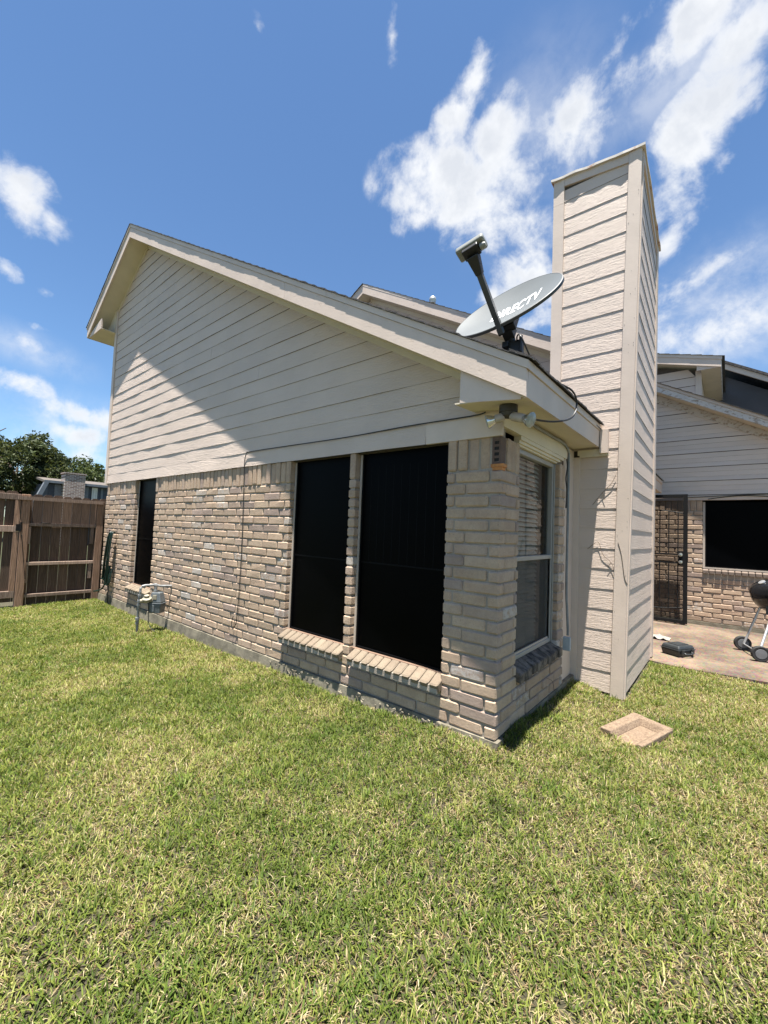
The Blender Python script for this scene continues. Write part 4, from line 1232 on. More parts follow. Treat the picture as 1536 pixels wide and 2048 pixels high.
place(bpy.data.objects.new('lettering', tm), dish, lo_)
# feed arm
bot = DC - dh * (DB * 1.0) - dn * .01
LN = Vector((-.1204, -.2301, 2.8643))
a0 = bot - (LN - bot).normalized() * .03 - dn * .02; a1 = LN - (LN - bot).normalized() * .035
ax = (a1 - a0).normalized(); sx = dw; sy = ax.cross(sx).normalized(); sx = sy.cross(ax)
b = MB(); b.obox((a0 + a1) / 2, sx, sy, ax, (.0165, .020, (a1 - a0).length / 2)); o = b.build('feed_arm', 'dish_dark', dish); bev(o, .004)
b = MB()
p0 = a1 - ax * .10; p1 = a1 + ax * .01
b.hexa([p0 - sx * .020 - sy * .024, p0 + sx * .020 - sy * .024, p0 + sx * .020 + sy * .024, p0 - sx * .020 + sy * .024, p1 - sx * .036 - sy * .03, p1 + sx * .036 - sy * .03, p1 + sx * .036 + sy * .03, p1 - sx * .036 + sy * .03])
o = b.build('feed_bracket', 'dish_black', dish); bev(o, .005)
# the feed horn housing: wide flat head
hw = (dw * .97 + dh * .06).normalized(); hn = (dn * .35 + dh * .94); hn = (hn - hw * hn.dot(hw)).normalized(); hd = hw.cross(hn)
b = MB(); b.obox(LN + hn * .030, hw, hd, hn, (.088, .042, .020)); o = b.build('feed_head', 'lnb_grey', dish); bev(o, .012, 3)
b = MB(); b.obox(LN - hn * .004, hw, hd, hn, (.050, .034, .0135)); o = b.build('feed_neck', 'dish_black', dish); bev(o, .005)
b = MB(); b.lathe([(.001, .0), (.018, .002), (.020, .02), (.012, .035), (.001, .036)], LN + hw * .055 - hn * .01 + hd * .0, hw, 12); b.build('cable_gland', 'lnb_grey', dish, smooth=True)
# mount behind the bowl and post
mb_ = DC - dn * .065 - dh * .10
b = MB(); b.obox(mb_ - dn * .02, dw, dh, dn, (.06, .09, .025)); b.obox(mb_ - dn * .06 - dh * .05, dw, dh, dn, (.035, .05, .03)); o = b.build('mount_bracket', 'dish_black', dish); bev(o, .006)
pt_ = mb_ - dn * .07 - dh * .06
b = MB(); b.tube([foot + Vector((0, 0, -.02)), foot + Vector((0, 0, .12)), pt_ + Vector((0, 0, .02))], .024, 14); b.build('post', 'dish_black', dish, smooth=True)
b = MB(); b.obox(foot + Vector((0, 0, .165)), Vector((1, 0, 0)), Vector((0, 1, 0)), Vector((0, 0, 1)), (.042, .036, .045)); b.obox(foot + Vector((-.05, -.03, .19)), Vector((1, 0, 0)), Vector((0, 1, 0)), Vector((0, 0, 1)), (.02, .03, .02)); b.tube([foot + Vector((.05, -.04, .12)), foot + Vector((.05, -.04, .23))], .012); o = b.build('clamp', 'dish_black', dish); bev(o, .005)
b = MB(); b.obox(foot + Vector((0, 0, -.0)), Vector((1, 0, -.5)).normalized(), Vector((0, 1, 0)), Vector((.5, 0, 1)).normalized(), (.07, .06, .006)); b.build('foot_plate', 'dish_black', dish)

def curve_pts(P_, n=8):
    P_ = [Vector(p) for p in P_]
    out_ = []
    for i in range(len(P_) - 1):
        a = P_[max(i - 1, 0)]; b_ = P_[i]; c_ = P_[i + 1]; d = P_[min(i + 2, len(P_) - 1)]
        for k in range(n):
            t = k / n
            out_.append(.5 * ((2 * b_) + (c_ - a) * t + (2 * a - 5 * b_ + 4 * c_ - d) * t * t + (3 * b_ - a - 3 * c_ + d) * t ** 3))
    out_.append(P_[-1])
    return out_
b = MB(); b.tube(curve_pts([foot + Vector((.02, -.03, .20)), foot + Vector((.05, -.10, .20)), (.10, .0, 2.38), (.135, .12, 2.25), (.17, .20, 2.21)]), .005, 6)
b.build('coax_lead', 'cable_black', None, 'thin black lead looping from dish post down over the shingles', 'cable', 'black cables on the house', smooth=True)

# ------------------------------------------------------------------ floodlight under the eave corner
fc = aZ(1017, 812, 1.945)
fl = empty('floodlight', fc, 'twin head floodlight with dark round base under the eave corner', 'floodlight')
b = MB(); b.lathe([(.001, .0), (.052, .0), (.052, -.038), (.045, -.040), (.038, -.060), (.020, -.070), (.001, -.070)], fc, (0, 0, 1), 22); b.build('base', 'lamp_brown', fl, smooth=True)
for (du, lab) in (((aY(975, 842, fc.y - .04) - fc), 'l'), ((aY(1062, 838, fc.y - .03) - fc), 'r')):
    d = (du - Vector((0, 0, -.05))).normalized(); s0 = fc + Vector((0, 0, -.055)); L = (du - Vector((0, 0, -.05))).length
    b = MB(); b.tube([s0, s0 + d * .03], .010, 8); b.build('swivel', 'lamp_brown', fl)
    b = MB(); b.lathe([(.001, .022), (.020, .022), (.026, .035), (.026, L - .048), (.024, L - .045), (.001, L - .045)], s0, d, 18); b.build('lamp_holder', 'lamp_holder', fl, smooth=True)
    b = MB(); b.lathe([(.020, L - .046), (.030, L - .028), (.040, L - .008), (.043, L)], s0, d, 20); b.build('reflector_bulb', 'lamp_silver', fl, smooth=True)
    b = MB(); b.lathe([(.043, L + .0005), (.038, L + .004), (.02, L + .008), (.001, L + .009)], s0, d, 20); b.build('lens', 'lamp_lens', fl, smooth=True)

# ------------------------------------------------------------------ cables
def cab(pts, r, lab, name='wall_cable', mat='cable_black', n=6, grp='black cables on the house'):
    b = MB(); b.tube(curve_pts(pts, n), r, 6)
    return b.build(name, mat, None, lab, 'cable', grp, smooth=True)
cab([(-2.765, -.020, .20), (-2.752, -.014, .5), (-2.748, -.014, 1.0), (-2.765, -.014, 1.5), (-2.772, -.018, 1.82), (-2.745, -.022, 1.925), (-2.68, -.022, 1.946), (-2.2, -.022, 1.944), (-1.3, -.020, 1.937), (-.7, -.022, 1.946), (-.2, -.022, 1.944), (-.10, -.030, 1.952)], .0042,
    'thin black cable running along the frieze board and down the brick wall')
cab([(-2.765, -.020, .215), (-2.80, -.03, .15), (-2.83, -.03, .20), (-2.815, -.026, .28)], .0038, 'short curled cable end near the foot of the brick wall')
cab([(.185, .34, 2.20), (.262, .46, 2.16), (.272, .54, 2.09), (.262, .47, 1.985), (.215, .26, 1.915), (.15, .0, 1.885), (.10, -.10, 1.90)], .0062, 'black cable drooping in a loop over the eave board to the floodlight')
cab([(.03, .40, 1.955), (.02, .8, 1.962), (.018, 1.15, 1.965), (.012, 1.29, 1.93), (.006, 1.325, 1.86), (.004, 1.335, 1.4), (.004, 1.335, .80), (.010, 1.345, .60), (.018, 1.345, .46), (.018, 1.345, .39)], .0105,
    'grey conduit running under the soffit and down beside the chimney', 'conduit', 'conduit_grey', grp=None)
cab([(-.005, 1.29, 1.90), (.004, 1.30, 1.80), (-.002, 1.288, 1.70), (.003, 1.30, 1.60), (0, 1.295, 1.45)], .006, 'tangle of short dark wires at the top of the window corner', 'loose_wire')
b = MB(); jb = Vector((.016, 1.33, .325)); b.obox(jb, Vector((1, .1, 0)).normalized(), Vector((-.1, 1, 0)).normalized(), Vector((0, 0, 1)), (.030, .022, .055))
o = b.build('junction_box', 'box_grey', None, 'small grey outdoor electric box hanging on the conduit beside the chimney', 'junction box'); bev(o, .006)
cab([(.10 + .7, YW - .02, 1.90), (1.0, YW - .018, 1.93), (1.25, YW - .02, 1.945), (1.6, YW - .02, 1.925), (2.4, YW - .02, 1.90)], .006, 'sagging black cable along the board above the far window')
cab([(.1, YW - .022, 1.955), (.6, YW - .02, 1.935), (1.0, YW - .02, 1.95), (1.6, YW - .022, 1.965), (2.4, YW - .02, 1.962)], .005, 'straight dark cable under the siding above the far window')

# dry vine tendrils on the chimney and at the sill
def vine(pts, lab):
    b = MB()
    for i in range(len(pts)):
        b.tube(curve_pts(pts[i], 4), .0020, 5)
    b.build('dry_vine', 'twig', None, lab, 'dry vine', 'dry vine tendrils on the house')
yv = YC - .0095
vine([[aY(1185, 1010, yv), aY(1205, 985, yv), aY(1222, 968, yv), aY(1232, 950, yv)], [aY(1205, 985, yv), aY(1210, 1000, yv)]], 'dry vine stem clinging to the chimney siding at mid height')
vine([[aY(1175, 1098, yv), aY(1196, 1084, yv), aY(1205, 1108, yv), aY(1222, 1125, yv), aY(1228, 1140, yv)], [aY(1222, 1125, yv), aY(1216, 1135, yv)]], 'zigzag dry vine twig on the chimney siding below the eave')
vine([[aY(1236, 1085, YC - .0185), aY(1243, 1110, YC - .0185), aY(1249, 1155, YC - .0185), aY(1256, 1170, YC - .0185)]], 'thin dry tendril on the chimney corner board')
vine([[aX(1095, 1357, .03), aX(1105, 1363, .03), aX(1108, 1380, .03)]], 'pale dry twig hanging by the dark right window sill')

# ------------------------------------------------------------------ gas meter
GX, GY = -4.36, -.335
gm = empty('gas_meter', (GX, GY, -.125), 'grey gas meter on a galvanised riser standing by the brick wall', 'gas meter')
b = MB(); b.tube([(GX - .055, GY + .01, -.14), (GX - .03, GY, .1), (GX, GY, .36), (GX, GY, .40), (GX + .004, GY + .018, .425), (GX + .008, GY + .045, .432), (GX + .01, GY + .16, .430)], .0145, 10); b.build('riser_pipe', 'galvanised', gm, smooth=True)
b = MB(); b.tube([(GX + .01, GY + .155, .430), (GX + .03, GY + .22, .415), (GX + .05, .0, .410), (GX + .05, .03, .410)], .0135, 10); b.build('outlet_pipe', 'galvanised', gm, smooth=True)
for (z0, z1, r) in ((.30, .325, .022), (.235, .262, .024), (.19, .215, .024), (.02, .05, .024), (-.03, -.005, .020)):
    b = MB(); f_ = lambda z_: GX - .055 + .055 * min(1, (z_ + .14) / .5)
    b.tube([(f_(z0), GY, z0), (f_(z1), GY, z1)], r, 8); b.build('pipe_fitting', 'galvanised', gm)
b = MB(); b.tube([(GX + .012, GY + .145, .43), (GX + .014, GY + .175, .428)], .021, 8); b.tube([(GX + .02, GY + .165, .425), (GX + .02, GY + .165, .36)], .017, 10); b.tube([(GX + .02, GY + .165, .372), (GX + .02, GY + .165, .352)], .026, 8); b.tube([(GX + .0, GY + .03, .405), (GX + .0, GY + .05, .432)], .019, 8)
b.build('pipe_fitting', 'galvanised', gm)
b = MB(); b.lathe([(.001, -.035), (.030, -.035), (.034, -.02), (.052, -.01), (.056, .0), (.052, .012), (.030, .022), (.026, .05), (.001, .05)], (GX + .02, GY + .070, .270), (.3, -.2, 1), 20)
b.tube([(GX - .0, GY, .25), (GX + .02, GY + .07, .255), (GX + .03, GY + .14, .25)], .024, 10)
b.build('regulator', 'meter_cream', gm, smooth=True)
mc = Vector((GX + .03, GY + .185, .23))
ex = Vector((.80, .60, 0)).normalized(); ey = Vector((-.60, .80, 0)); ez = Vector((0, 0, 1))
def ring_box(c, w0, d0, z0, w1, d1, z1):
    return [c - ex * w0 - ey * d0 + ez * z0, c + ex * w0 - ey * d0 + ez * z0, c + ex * w0 + ey * d0 + ez * z0, c - ex * w0 + ey * d0 + ez * z0,
            c - ex * w1 - ey * d1 + ez * z1, c + ex * w1 - ey * d1 + ez * z1, c + ex * w1 + ey * d1 + ez * z1, c - ex * w1 + ey * d1 + ez * z1]
b = MB(); b.hexa(ring_box(mc, .080, .060, -.01, .052, .045, .115)); o = b.build('meter_head', 'meter_grey', gm); bev(o, .012, 3)
b = MB(); b.hexa(ring_box(mc, .086, .066, -.022, .086, .066, -.011)); o = b.build('meter_flange', 'meter_grey', gm); bev(o, .004)
b = MB(); b.hexa(ring_box(mc, .070, .052, -.135, .080, .060, -.023)); b.hexa(ring_box(mc - ey * .058 - ex * .02, .026, .008, -.12, .026, .008, -.03)); o = b.build('meter_body', 'meter_grey', gm); bev(o, .010, 3)
b = MB(); b.hexa(ring_box(mc - ey * .056, .026, .006, .03, .022, .006, .085)); o = b.build('meter_dial', 'meter_cream', gm); bev(o, .003)
cab([(GX + .02, GY + .09, .22), (GX + .02, GY + .10, .08), (GX + .06, GY + .10, -.04), (GX + .13, GY + .14, -.11)], .004, 'thin dark bonding wire hanging below the gas meter', 'bonding_wire', grp=None)

# ------------------------------------------------------------------ garden hose
hs = empty('garden_hose', (-6.42, -.06, .1), 'dark green garden hose hung in a bundle on the brick wall by the fence', 'garden hose')
top = Vector((-6.33, -.055, 1.03))
for k in range(9):
    b = MB()
    o1 = (k - 4) * .020; dp = random.uniform(-.02, .03)
    e = Vector((-6.47 + o1 * 1.7 + random.uniform(-.03, .03), -.10 + dp, .22 + random.uniform(-.06, .14)))
    b.tube(curve_pts([top + Vector((o1 * .5, .02, -.02)), top + Vector((o1 * .9, -.04 + dp, -.05)), top + Vector((-.05 + o1 * 1.3, -.06 + dp, -.40)), e + Vector((0.02, 0, .12)), e, e + Vector((.045, .02, .03)), e + Vector((.05, .04, .25))]), .0092, 7)
    b.build('coil', 'hose_green', hs, smooth=True)
b = MB(); b.tube(curve_pts([(-6.36, -.07, .35), (-6.44, -.10, .16), (-6.52, -.13, .10), (-6.62, -.17, .075)]), .0115, 7); b.build('loose_end', 'hose_green', hs, smooth=True)
b = MB(); b.tube([(-6.37, -.06, .35), (-6.36, -.055, .05), (-6.355, -.05, -.14)], .009, 7); b.build('standpipe', 'cable_black', hs)
b = MB(); b.tube([(-6.33, .02, 1.02), (-6.33, -.09, 1.02), (-6.33, -.10, 1.05)], .008, 6); b.build('hook', 'iron_black', hs)

# ------------------------------------------------------------------ fence and gate
FX = -6.97
GRD = -.125
fe = empty('fence', (FX, -.55, GRD), 'weathered brown board fence panel between the brick house corner and the gate', 'fence')
def fpost(y, w, z1, parent, mat='post_wood', x=FX, z0=-.2):
    b = MB(); b.box((x - .09, y - w / 2, z0), (x, y + w / 2, z1)); o = b.build('post', mat, parent); bev(o, .004, 1)
fpost(-.052, .096, 1.50, fe); fpost(-1.005, .098, 1.535, fe)
b = MB(); b.box((FX - .05, -1.10, 1.452), (FX + .028, -.025, 1.505)); o = b.build('top_rail', 'rail_wood', fe)
for z_ in (1.085, .498, .022):
    b = MB(); b.box((FX - .092, -.955, z_ - .02), (FX - .020, -.102, z_ + .028)); o = b.build('rail', 'rail_wood', fe); bev(o, .003, 1)
for (y, z0, z1) in ((-.945, 0.80, 1.055), (-.14, .80, 1.06), (-.945, .22, .47), (-.14, .24, .47)):
    b = MB(); b.box((FX - .075, y - .022, z0), (FX - .030, y + .022, z1)); b.build('cleat', 'rail_wood', fe)
def picket(parent, y0, y1, z1, x=FX - .112, z0=-.12):
    b = MB(); c_ = .026; j = random.uniform(-.003, .003)
    b.prism([(x + j, y0, z0), (x + j, y1, z0), (x + j, y1, z1 - c_), (x + j, y1 - c_, z1), (x + j, y0 + c_, z1), (x + j, y0, z1 - c_)], (.017, 0, 0))
    b.build('picket', 'picket_wood', parent)
y = -1.03
while y < .12:
    w = .1165 + random.uniform(-.004, .004); gap = random.choice((.003, .005, .009))
    picket(fe, y, y + w, 1.545 + random.uniform(-.010, .012)); y += w + gap
b = MB(); b.tube([(FX - .01, -.82, 1.125), (FX + .01, -.78, 1.115), (FX - .01, -.70, 1.118)], .006, 5); b.build('hook_latch', 'iron_black', fe)
gt = empty('gate', (FX, -1.6, GRD), 'brown board gate with pale rails hinged on the fence post at left', 'gate')
for z_, h in ((1.49, .042), (1.02, .045), (.062, .05)):
    b = MB(); b.box((FX - .058, -2.05, z_ - h), (FX - .018, -1.065, z_ + h)); o = b.build('rail', 'rail_wood', gt); bev(o, .003, 1)
b = MB(); b.box((FX - .058, -1.125, .112), (FX - .019, -1.064, .974)); b.build('stile', 'post_wood', gt)
b = MB(); b.box((FX - .058, -1.125, 1.066), (FX - .019, -1.064, 1.447)); b.build('stile', 'post_wood', gt)
b = MB(); b.box((FX - .058, -2.05, .113), (FX - .0195, -1.985, .974)); b.build('stile', 'post_wood', gt)
y = -2.06
while y < -1.06:
    w = .134; picket(gt, y, min(y + w, -1.062), 1.575 + random.uniform(-.01, .01), FX - .078, -.05); y += w + random.choice((.003, .005, .008))
b = MB(); b.box((FX - .017, -1.10, .99), (FX - .008, -1.03, 1.09)); b.tube([(FX - .0, -1.045, .98), (FX - .0, -1.045, 1.12)], .012, 8); b.build('hinge', 'iron_black', gt)
b = MB(); b.tube([(FX + .004, -1.03, .93), (FX + .004, -.955, .28)], .004, 5); b.build('brace_wire', 'iron_black', gt)
fpost(-2.13, .095, 1.56, gt)

# ------------------------------------------------------------------ black case, rag, splash block
cs = empty('tool_case', (.6, 3.54, -.095), 'black plastic tool case lying on the tan patio', 'tool case')
ca = Vector((.625, 3.43, 0)); cbv = Vector((.761, 3.66, 0)); cc = Vector((.445, 3.513, 0))
e1 = (cbv - ca).normalized(); e2 = (cc - ca).normalized(); e2 = (e2 - e1 * e2.dot(e1)).normalized(); l1 = (cbv - ca).length; l2 = .215
cen = ca + e1 * l1 / 2 + e2 * l2 / 2; z0 = -.094
def cbox(f0, f1, za, zb): 
    P_ = []
    for (f_, z_) in ((f0, za), (f1, zb)):
        for s1, s2 in ((-1, -1), (1, -1), (1, 1), (-1, 1)):
            P_.append(cen + e1 * (s1 * l1 / 2 * f_) + e2 * (s2 * l2 / 2 * f_) + Vector((0, 0, z_)))
    return P_
b = MB(); b.hexa(cbox(.90, 1.0, z0, z0 + .070)); o = b.build('lower_shell', 'plastic_black', cs); bev(o, .010, 3)
b = MB(); b.hexa(cbox(1.03, 1.03, z0 + .0702, z0 + .080)); o = b.build('rim', 'plastic_black', cs); bev(o, .004)
b = MB(); b.hexa(cbox(1.0, .86, z0 + .0802, z0 + .122)); o = b.build('lid', 'plastic_black', cs); bev(o, .014, 3)
b = MB(); b.hexa([p + Vector((0, 0, .0)) for p in [cen + e1 * (a_ * .09) + e2 * (b_ * .06) + Vector((0, 0, z_)) for z_ in (z0 + .1222, z0 + .128) for a_, b_ in ((-1, -1), (1, -1), (1, 1), (-1, 1))]]); o = b.build('lid_panel', 'plastic_black', cs); bev(o, .004)
for s in (-.6, .6):
    b = MB(); b.obox(cen - e1 * (0) - e2 * (l2 / 2 + .006) + e1 * (s * l1 / 2) + Vector((0, 0, z0 + .055)), e1, e2, Vector((0, 0, 1)), (.018, .008, .026)); b.build('clasp', 'plastic_black', cs)
b = MB(); b.tube(curve_pts([cen - e2 * (l2 / 2 + .004) + e1 * -.06 + Vector((0, 0, z0 + .05)), cen - e2 * (l2 / 2 + .03) + e1 * -.05 + Vector((0, 0, z0 + .04)), cen - e2 * (l2 / 2 + .03) + e1 * .05 + Vector((0, 0, z0 + .04)), cen - e2 * (l2 / 2 + .004) + e1 * .06 + Vector((0, 0, z0 + .05))]), .008, 7); b.build('handle', 'plastic_black', cs, smooth=True)
# crumpled rag
b = MB(); n = 9; rc = Vector((.33, 4.36, -.094)); vs = []
for i in range(n):
    for k in range(n):
        vs.append(rc + Vector(((i / (n - 1) - .5) * .26, (k / (n - 1) - .5) * .20, .006 + random.uniform(0, .045) * (1 - abs(i / (n - 1) - .5) * 1.6))))
b.add(vs, [(i * n + k, i * n + k + 1, (i + 1) * n + k + 1, (i + 1) * n + k) for i in range(n - 1) for k in range(n - 1)])
b.build('rag', 'rag', None, 'small crumpled white cloth on the patio behind the chimney', 'rag', smooth=True)
# concrete splash block
sbo = [Vector((.366, .895, 0)), Vector((.632, .800, 0)), Vector((.755, 1.235, 0)), Vector((.500, 1.350, 0))]   # left, near, right, far corner
b = MB(); zt = -.091
def inn(p, f): 
    c_ = sum(sbo, Vector()) / 4; return p + (c_ - p) * f
L_, N_, R_, F_ = sbo
def zz3(p, z_): return Vector((p.x, p.y, z_))
zfl = -.133
b.hexa([zz3(p, -.22) for p in (L_, N_, R_, F_)] + [zz3(L_, zfl), zz3(N_, zfl), zz3(R_, zfl), zz3(F_, zfl)])
def wall(p, q, t, z1, tt):   # raised rim from p to q, thickness towards centre
    c_ = sum(sbo, Vector()) / 4
    n_ = Vector((-(q - p).y, (q - p).x, 0)).normalized()
    if n_.dot(c_ - p) < 0: n_ = -n_
    b.hexa([zz3(p, zfl - .001), zz3(q, zfl - .001), zz3(q + n_ * (t + tt), zfl - .001), zz3(p + n_ * (t + tt), zfl - .001), zz3(p, z1), zz3(q, z1), zz3(q + n_ * t, z1), zz3(p + n_ * t, z1)])
wall(L_, F_, .070, zt, .022); wall(F_, R_, .055, zt - .001, .03); wall(R_, N_, .030, zt - .006, .045)
o = b.build('splash_block', 'splash_stone', None, 'tan concrete splash block with a hollow set in the lawn', 'splash block'); bev(o, .006, 2)
b = MB(); lp = Vector((-.085, 1.585, -.07))
b.add([lp + Vector(p) for p in ((-.05, 0, 0), (0, -.02, .03), (.05, 0, .05), (0, .03, .015), (.0, .0, -.01))], [(0, 4, 1), (1, 4, 2), (2, 4, 3), (3, 4, 0)])
b.build('fallen_leaf', 'dry_leaf', None, 'dry brown leaf leaning at the foot of the chimney', 'leaf', fix=False)

# ------------------------------------------------------------------ kettle grill
kc = Vector((1.52, 4.50, 0)); kz = .625
gr_ = empty('kettle_grill', (kc.x, kc.y, -.095), 'black kettle barbecue on wheels at the right edge of the patio', 'barbecue grill')
prof = [(.001, -.235)] + [(.27 * math.sin(t), -.235 * math.cos(t)) for t in np.linspace(.15, math.pi / 2, 12)] + [(.262, .003)]
b = MB(); b.lathe(prof, kc + Vector((0, 0, kz)), (0, 0, 1), 40); b.build('bowl', 'enamel_black', gr_, smooth=True)
prof = [(.279, -.006), (.279, .004)] + [(.275 * math.cos(t), .02 + .165 * math.sin(t)) for t in np.linspace(0.03, math.pi / 2 - .001, 12)]
b = MB(); b.lathe(prof, kc + Vector((0, 0, kz)), (0, 0, 1), 40); b.build('lid', 'enamel_black', gr_, smooth=True)
b = MB(); b.tube(curve_pts([kc + Vector((-.06, 0, kz + .18)), kc + Vector((-.05, 0, kz + .225)), kc + Vector((.05, 0, kz + .225)), kc + Vector((.06, 0, kz + .18))]), .010, 8); b.build('lid_handle', 'plastic_black', gr_, smooth=True)
vq = kc + Vector((-.16, -.12, kz + .135)); b = MB(); b.lathe([(.001, .012), (.035, .010), (.036, .0)], vq, (-.5, -.35, .8), 16); b.build('lid_vent', 'aluminium', gr_, smooth=True)
wA = aZ(1485, 1300, -.094); wB = aZ(1521, 1323, -.094)
RWh = .085
wax = (wA - wB).normalized()
for w_, big in ((wA, 1), (wB, 1)):
    c_ = Vector((w_.x, w_.y, -.094 + RWh))
    b = MB(); b.lathe([(.001, -.022), (.05, -.022), (.06, -.026), (RWh - .006, -.026), (RWh, -.018), (RWh, .018), (RWh - .006, .026), (.06, .026), (.05, .022), (.001, .022)], c_, wax, 28)
    wh = b.build('wheel', 'rubber', gr_, smooth=True)
    b = MB(); b.lathe([(.001, -.029), (.052, -.028), (.054, -.0225)], c_, wax, 24); b.build('hub', 'wheel_grey', wh, smooth=True)
b = MB(); b.tube([Vector((wA.x, wA.y, -.094 + RWh)), Vector((wB.x, wB.y, -.094 + RWh))], .008, 8); b.build('axle', 'aluminium', gr_)
mid = (wA + wB) / 2
for w_ in (wA, wB):
    t_ = kc + (Vector((w_.x, w_.y, 0)) - kc).normalized() * .17
    b = MB(); b.tube([Vector((w_.x, w_.y, -.094 + RWh)) + (mid - w_) * .16, Vector((t_.x, t_.y, kz - .165))], .0135, 10); b.build('leg', 'aluminium', gr_, smooth=True)
opp = kc + (kc - Vector((mid.x, mid.y, 0))).normalized() * .33
b = MB(); b.tube([Vector((opp.x, opp.y, -.09)), kc + (kc - Vector((mid.x, mid.y, 0))).normalized() * .17 + Vector((0, 0, kz - .165))], .0135, 10); b.build('leg', 'aluminium', gr_, smooth=True)
b = MB(); b.lathe([(.001, 0), (.05, .002), (.12, .03), (.125, .034)], kc + Vector((0, 0, .20)), (0, 0, 1), 28); b.build('ash_pan', 'aluminium', gr_, smooth=True)
b = MB(); b.tube([kc + Vector((0, 0, .23)), kc + Vector((0, 0, kz - .23))], .02, 10); b.build('ash_sweep', 'plastic_black', gr_)
b = MB(); b.obox(kc + Vector((-.10, -.17, kz - .17)), Vector((1, 0, 0)), Vector((0, 1, 0)), Vector((0, 0, 1)), (.03, .02, .06)); b.build('bracket', 'plastic_black', gr_)

# ------------------------------------------------------------------ neighbours
XN = -26.0
nb = empty('neighbour_house', (XN, 4.2, -.2), 'blue grey house with a brown roof and mottled brick chimney beyond the fence', 'house')
def nY(u, v): p = aX(u, v, XN); return p.y, p.z
b = MB(); b.box((XN - 6, 3.0, -.2), (XN, 9.5, 3.02)); b.build('wall', 'nb_blue', nb)
b = MB()
b.hexa([(XN + .35, 2.75, 3.0), (XN + .35, 10, 3.0), (XN - 3.2, 10, 3.42), (XN - 3.2, 2.95, 3.42), (XN + .35, 2.75, 3.11), (XN + .35, 10, 3.11), (XN - 3.2, 10, 3.53), (XN - 3.2, 2.95, 3.53)])
b.build('roof', 'nb_roof', nb)
b = MB(); b.box((XN + .351, 2.75, 2.99), (XN + .39, 10, 3.115)); b.build('fascia', 'nb_trim', nb)
b = MB(); b.prism([(XN + .391, 2.98, 3.10), (XN + .391, 2.80, 3.10), (XN + .391, 2.20, 1.5), (XN + .391, 2.40, 1.5)], (-.3, 0, 0)); b.build('rake_board', 'nb_trim', nb)
y0, zt_ = nY(125, 950); y1, _ = nY(165.5, 950)
b = MB(); b.box((XN - .2, y0, -.2), (XN + .55, y1, zt_ + .05)); cn = b.build('chimney', 'nb_brick', nb)
b = MB(); b.box((XN - .22, y0 - .04, zt_ + .0505), (XN + .58, y1 + .04, zt_ + .13)); b.build('chimney_cap', 'nb_brick', cn)
for (u0, u1, mt, nm) in ((97, 108, 'nb_blue', 'shutter'), (108.5, 124, 'nb_glass', 'window'), (166, 177, 'nb_glass', 'window'), (184, 195, 'nb_white', 'window'), (202, 206, 'nb_trim', 'post')):
    a, _ = nY(u0, 975); c_, _ = nY(u1, 975)
    b = MB(); b.box((XN + .001, a, 1.6), (XN + .05, c_, 2.95)); w_ = b.build(nm, mt, nb)
    if mt == 'nb_white':
        for k in range(2):
            b = MB(); ww_ = (c_ - a) / 2; b.box((XN + .051, a + k * ww_ + .06, 1.7), (XN + .06, a + (k + 1) * ww_ - .06, 2.8)); b.build('pane', 'nb_glass', w_)
dg = empty('grey_house', (1.4, 9.6, -.2), 'dark grey house wall under a pale rake at the far right', 'house')
b = MB(); b.prism([(.80, 9.3, -.2), (5.5, 9.3, -.2), (5.5, 9.3, 2.1), (.80, 9.3, 5.0)], (0, 4, 0)); b.build('wall', 'dark_siding', dg)
b = MB(); b.prism([(.78, 9.0, 5.09), (5.6, 9.0, 2.13), (5.6, 9.0, 2.26), (.78, 9.0, 5.21)], (0, .04, 0)); b.build('rake_board', 'trim_plain', dg)
b = MB(); b.prism([(.70, 8.96, 5.255), (5.7, 8.96, 2.19), (5.7, 8.96, 2.24), (.70, 8.96, 5.31)], (0, 4.4, 0)); b.build('roof', 'shingle', dg)
b = MB(); b.box((.93, 9.26, 2.5), (.99, 9.299, 4.9)); b.build('batten', 'dark_siding', dg)

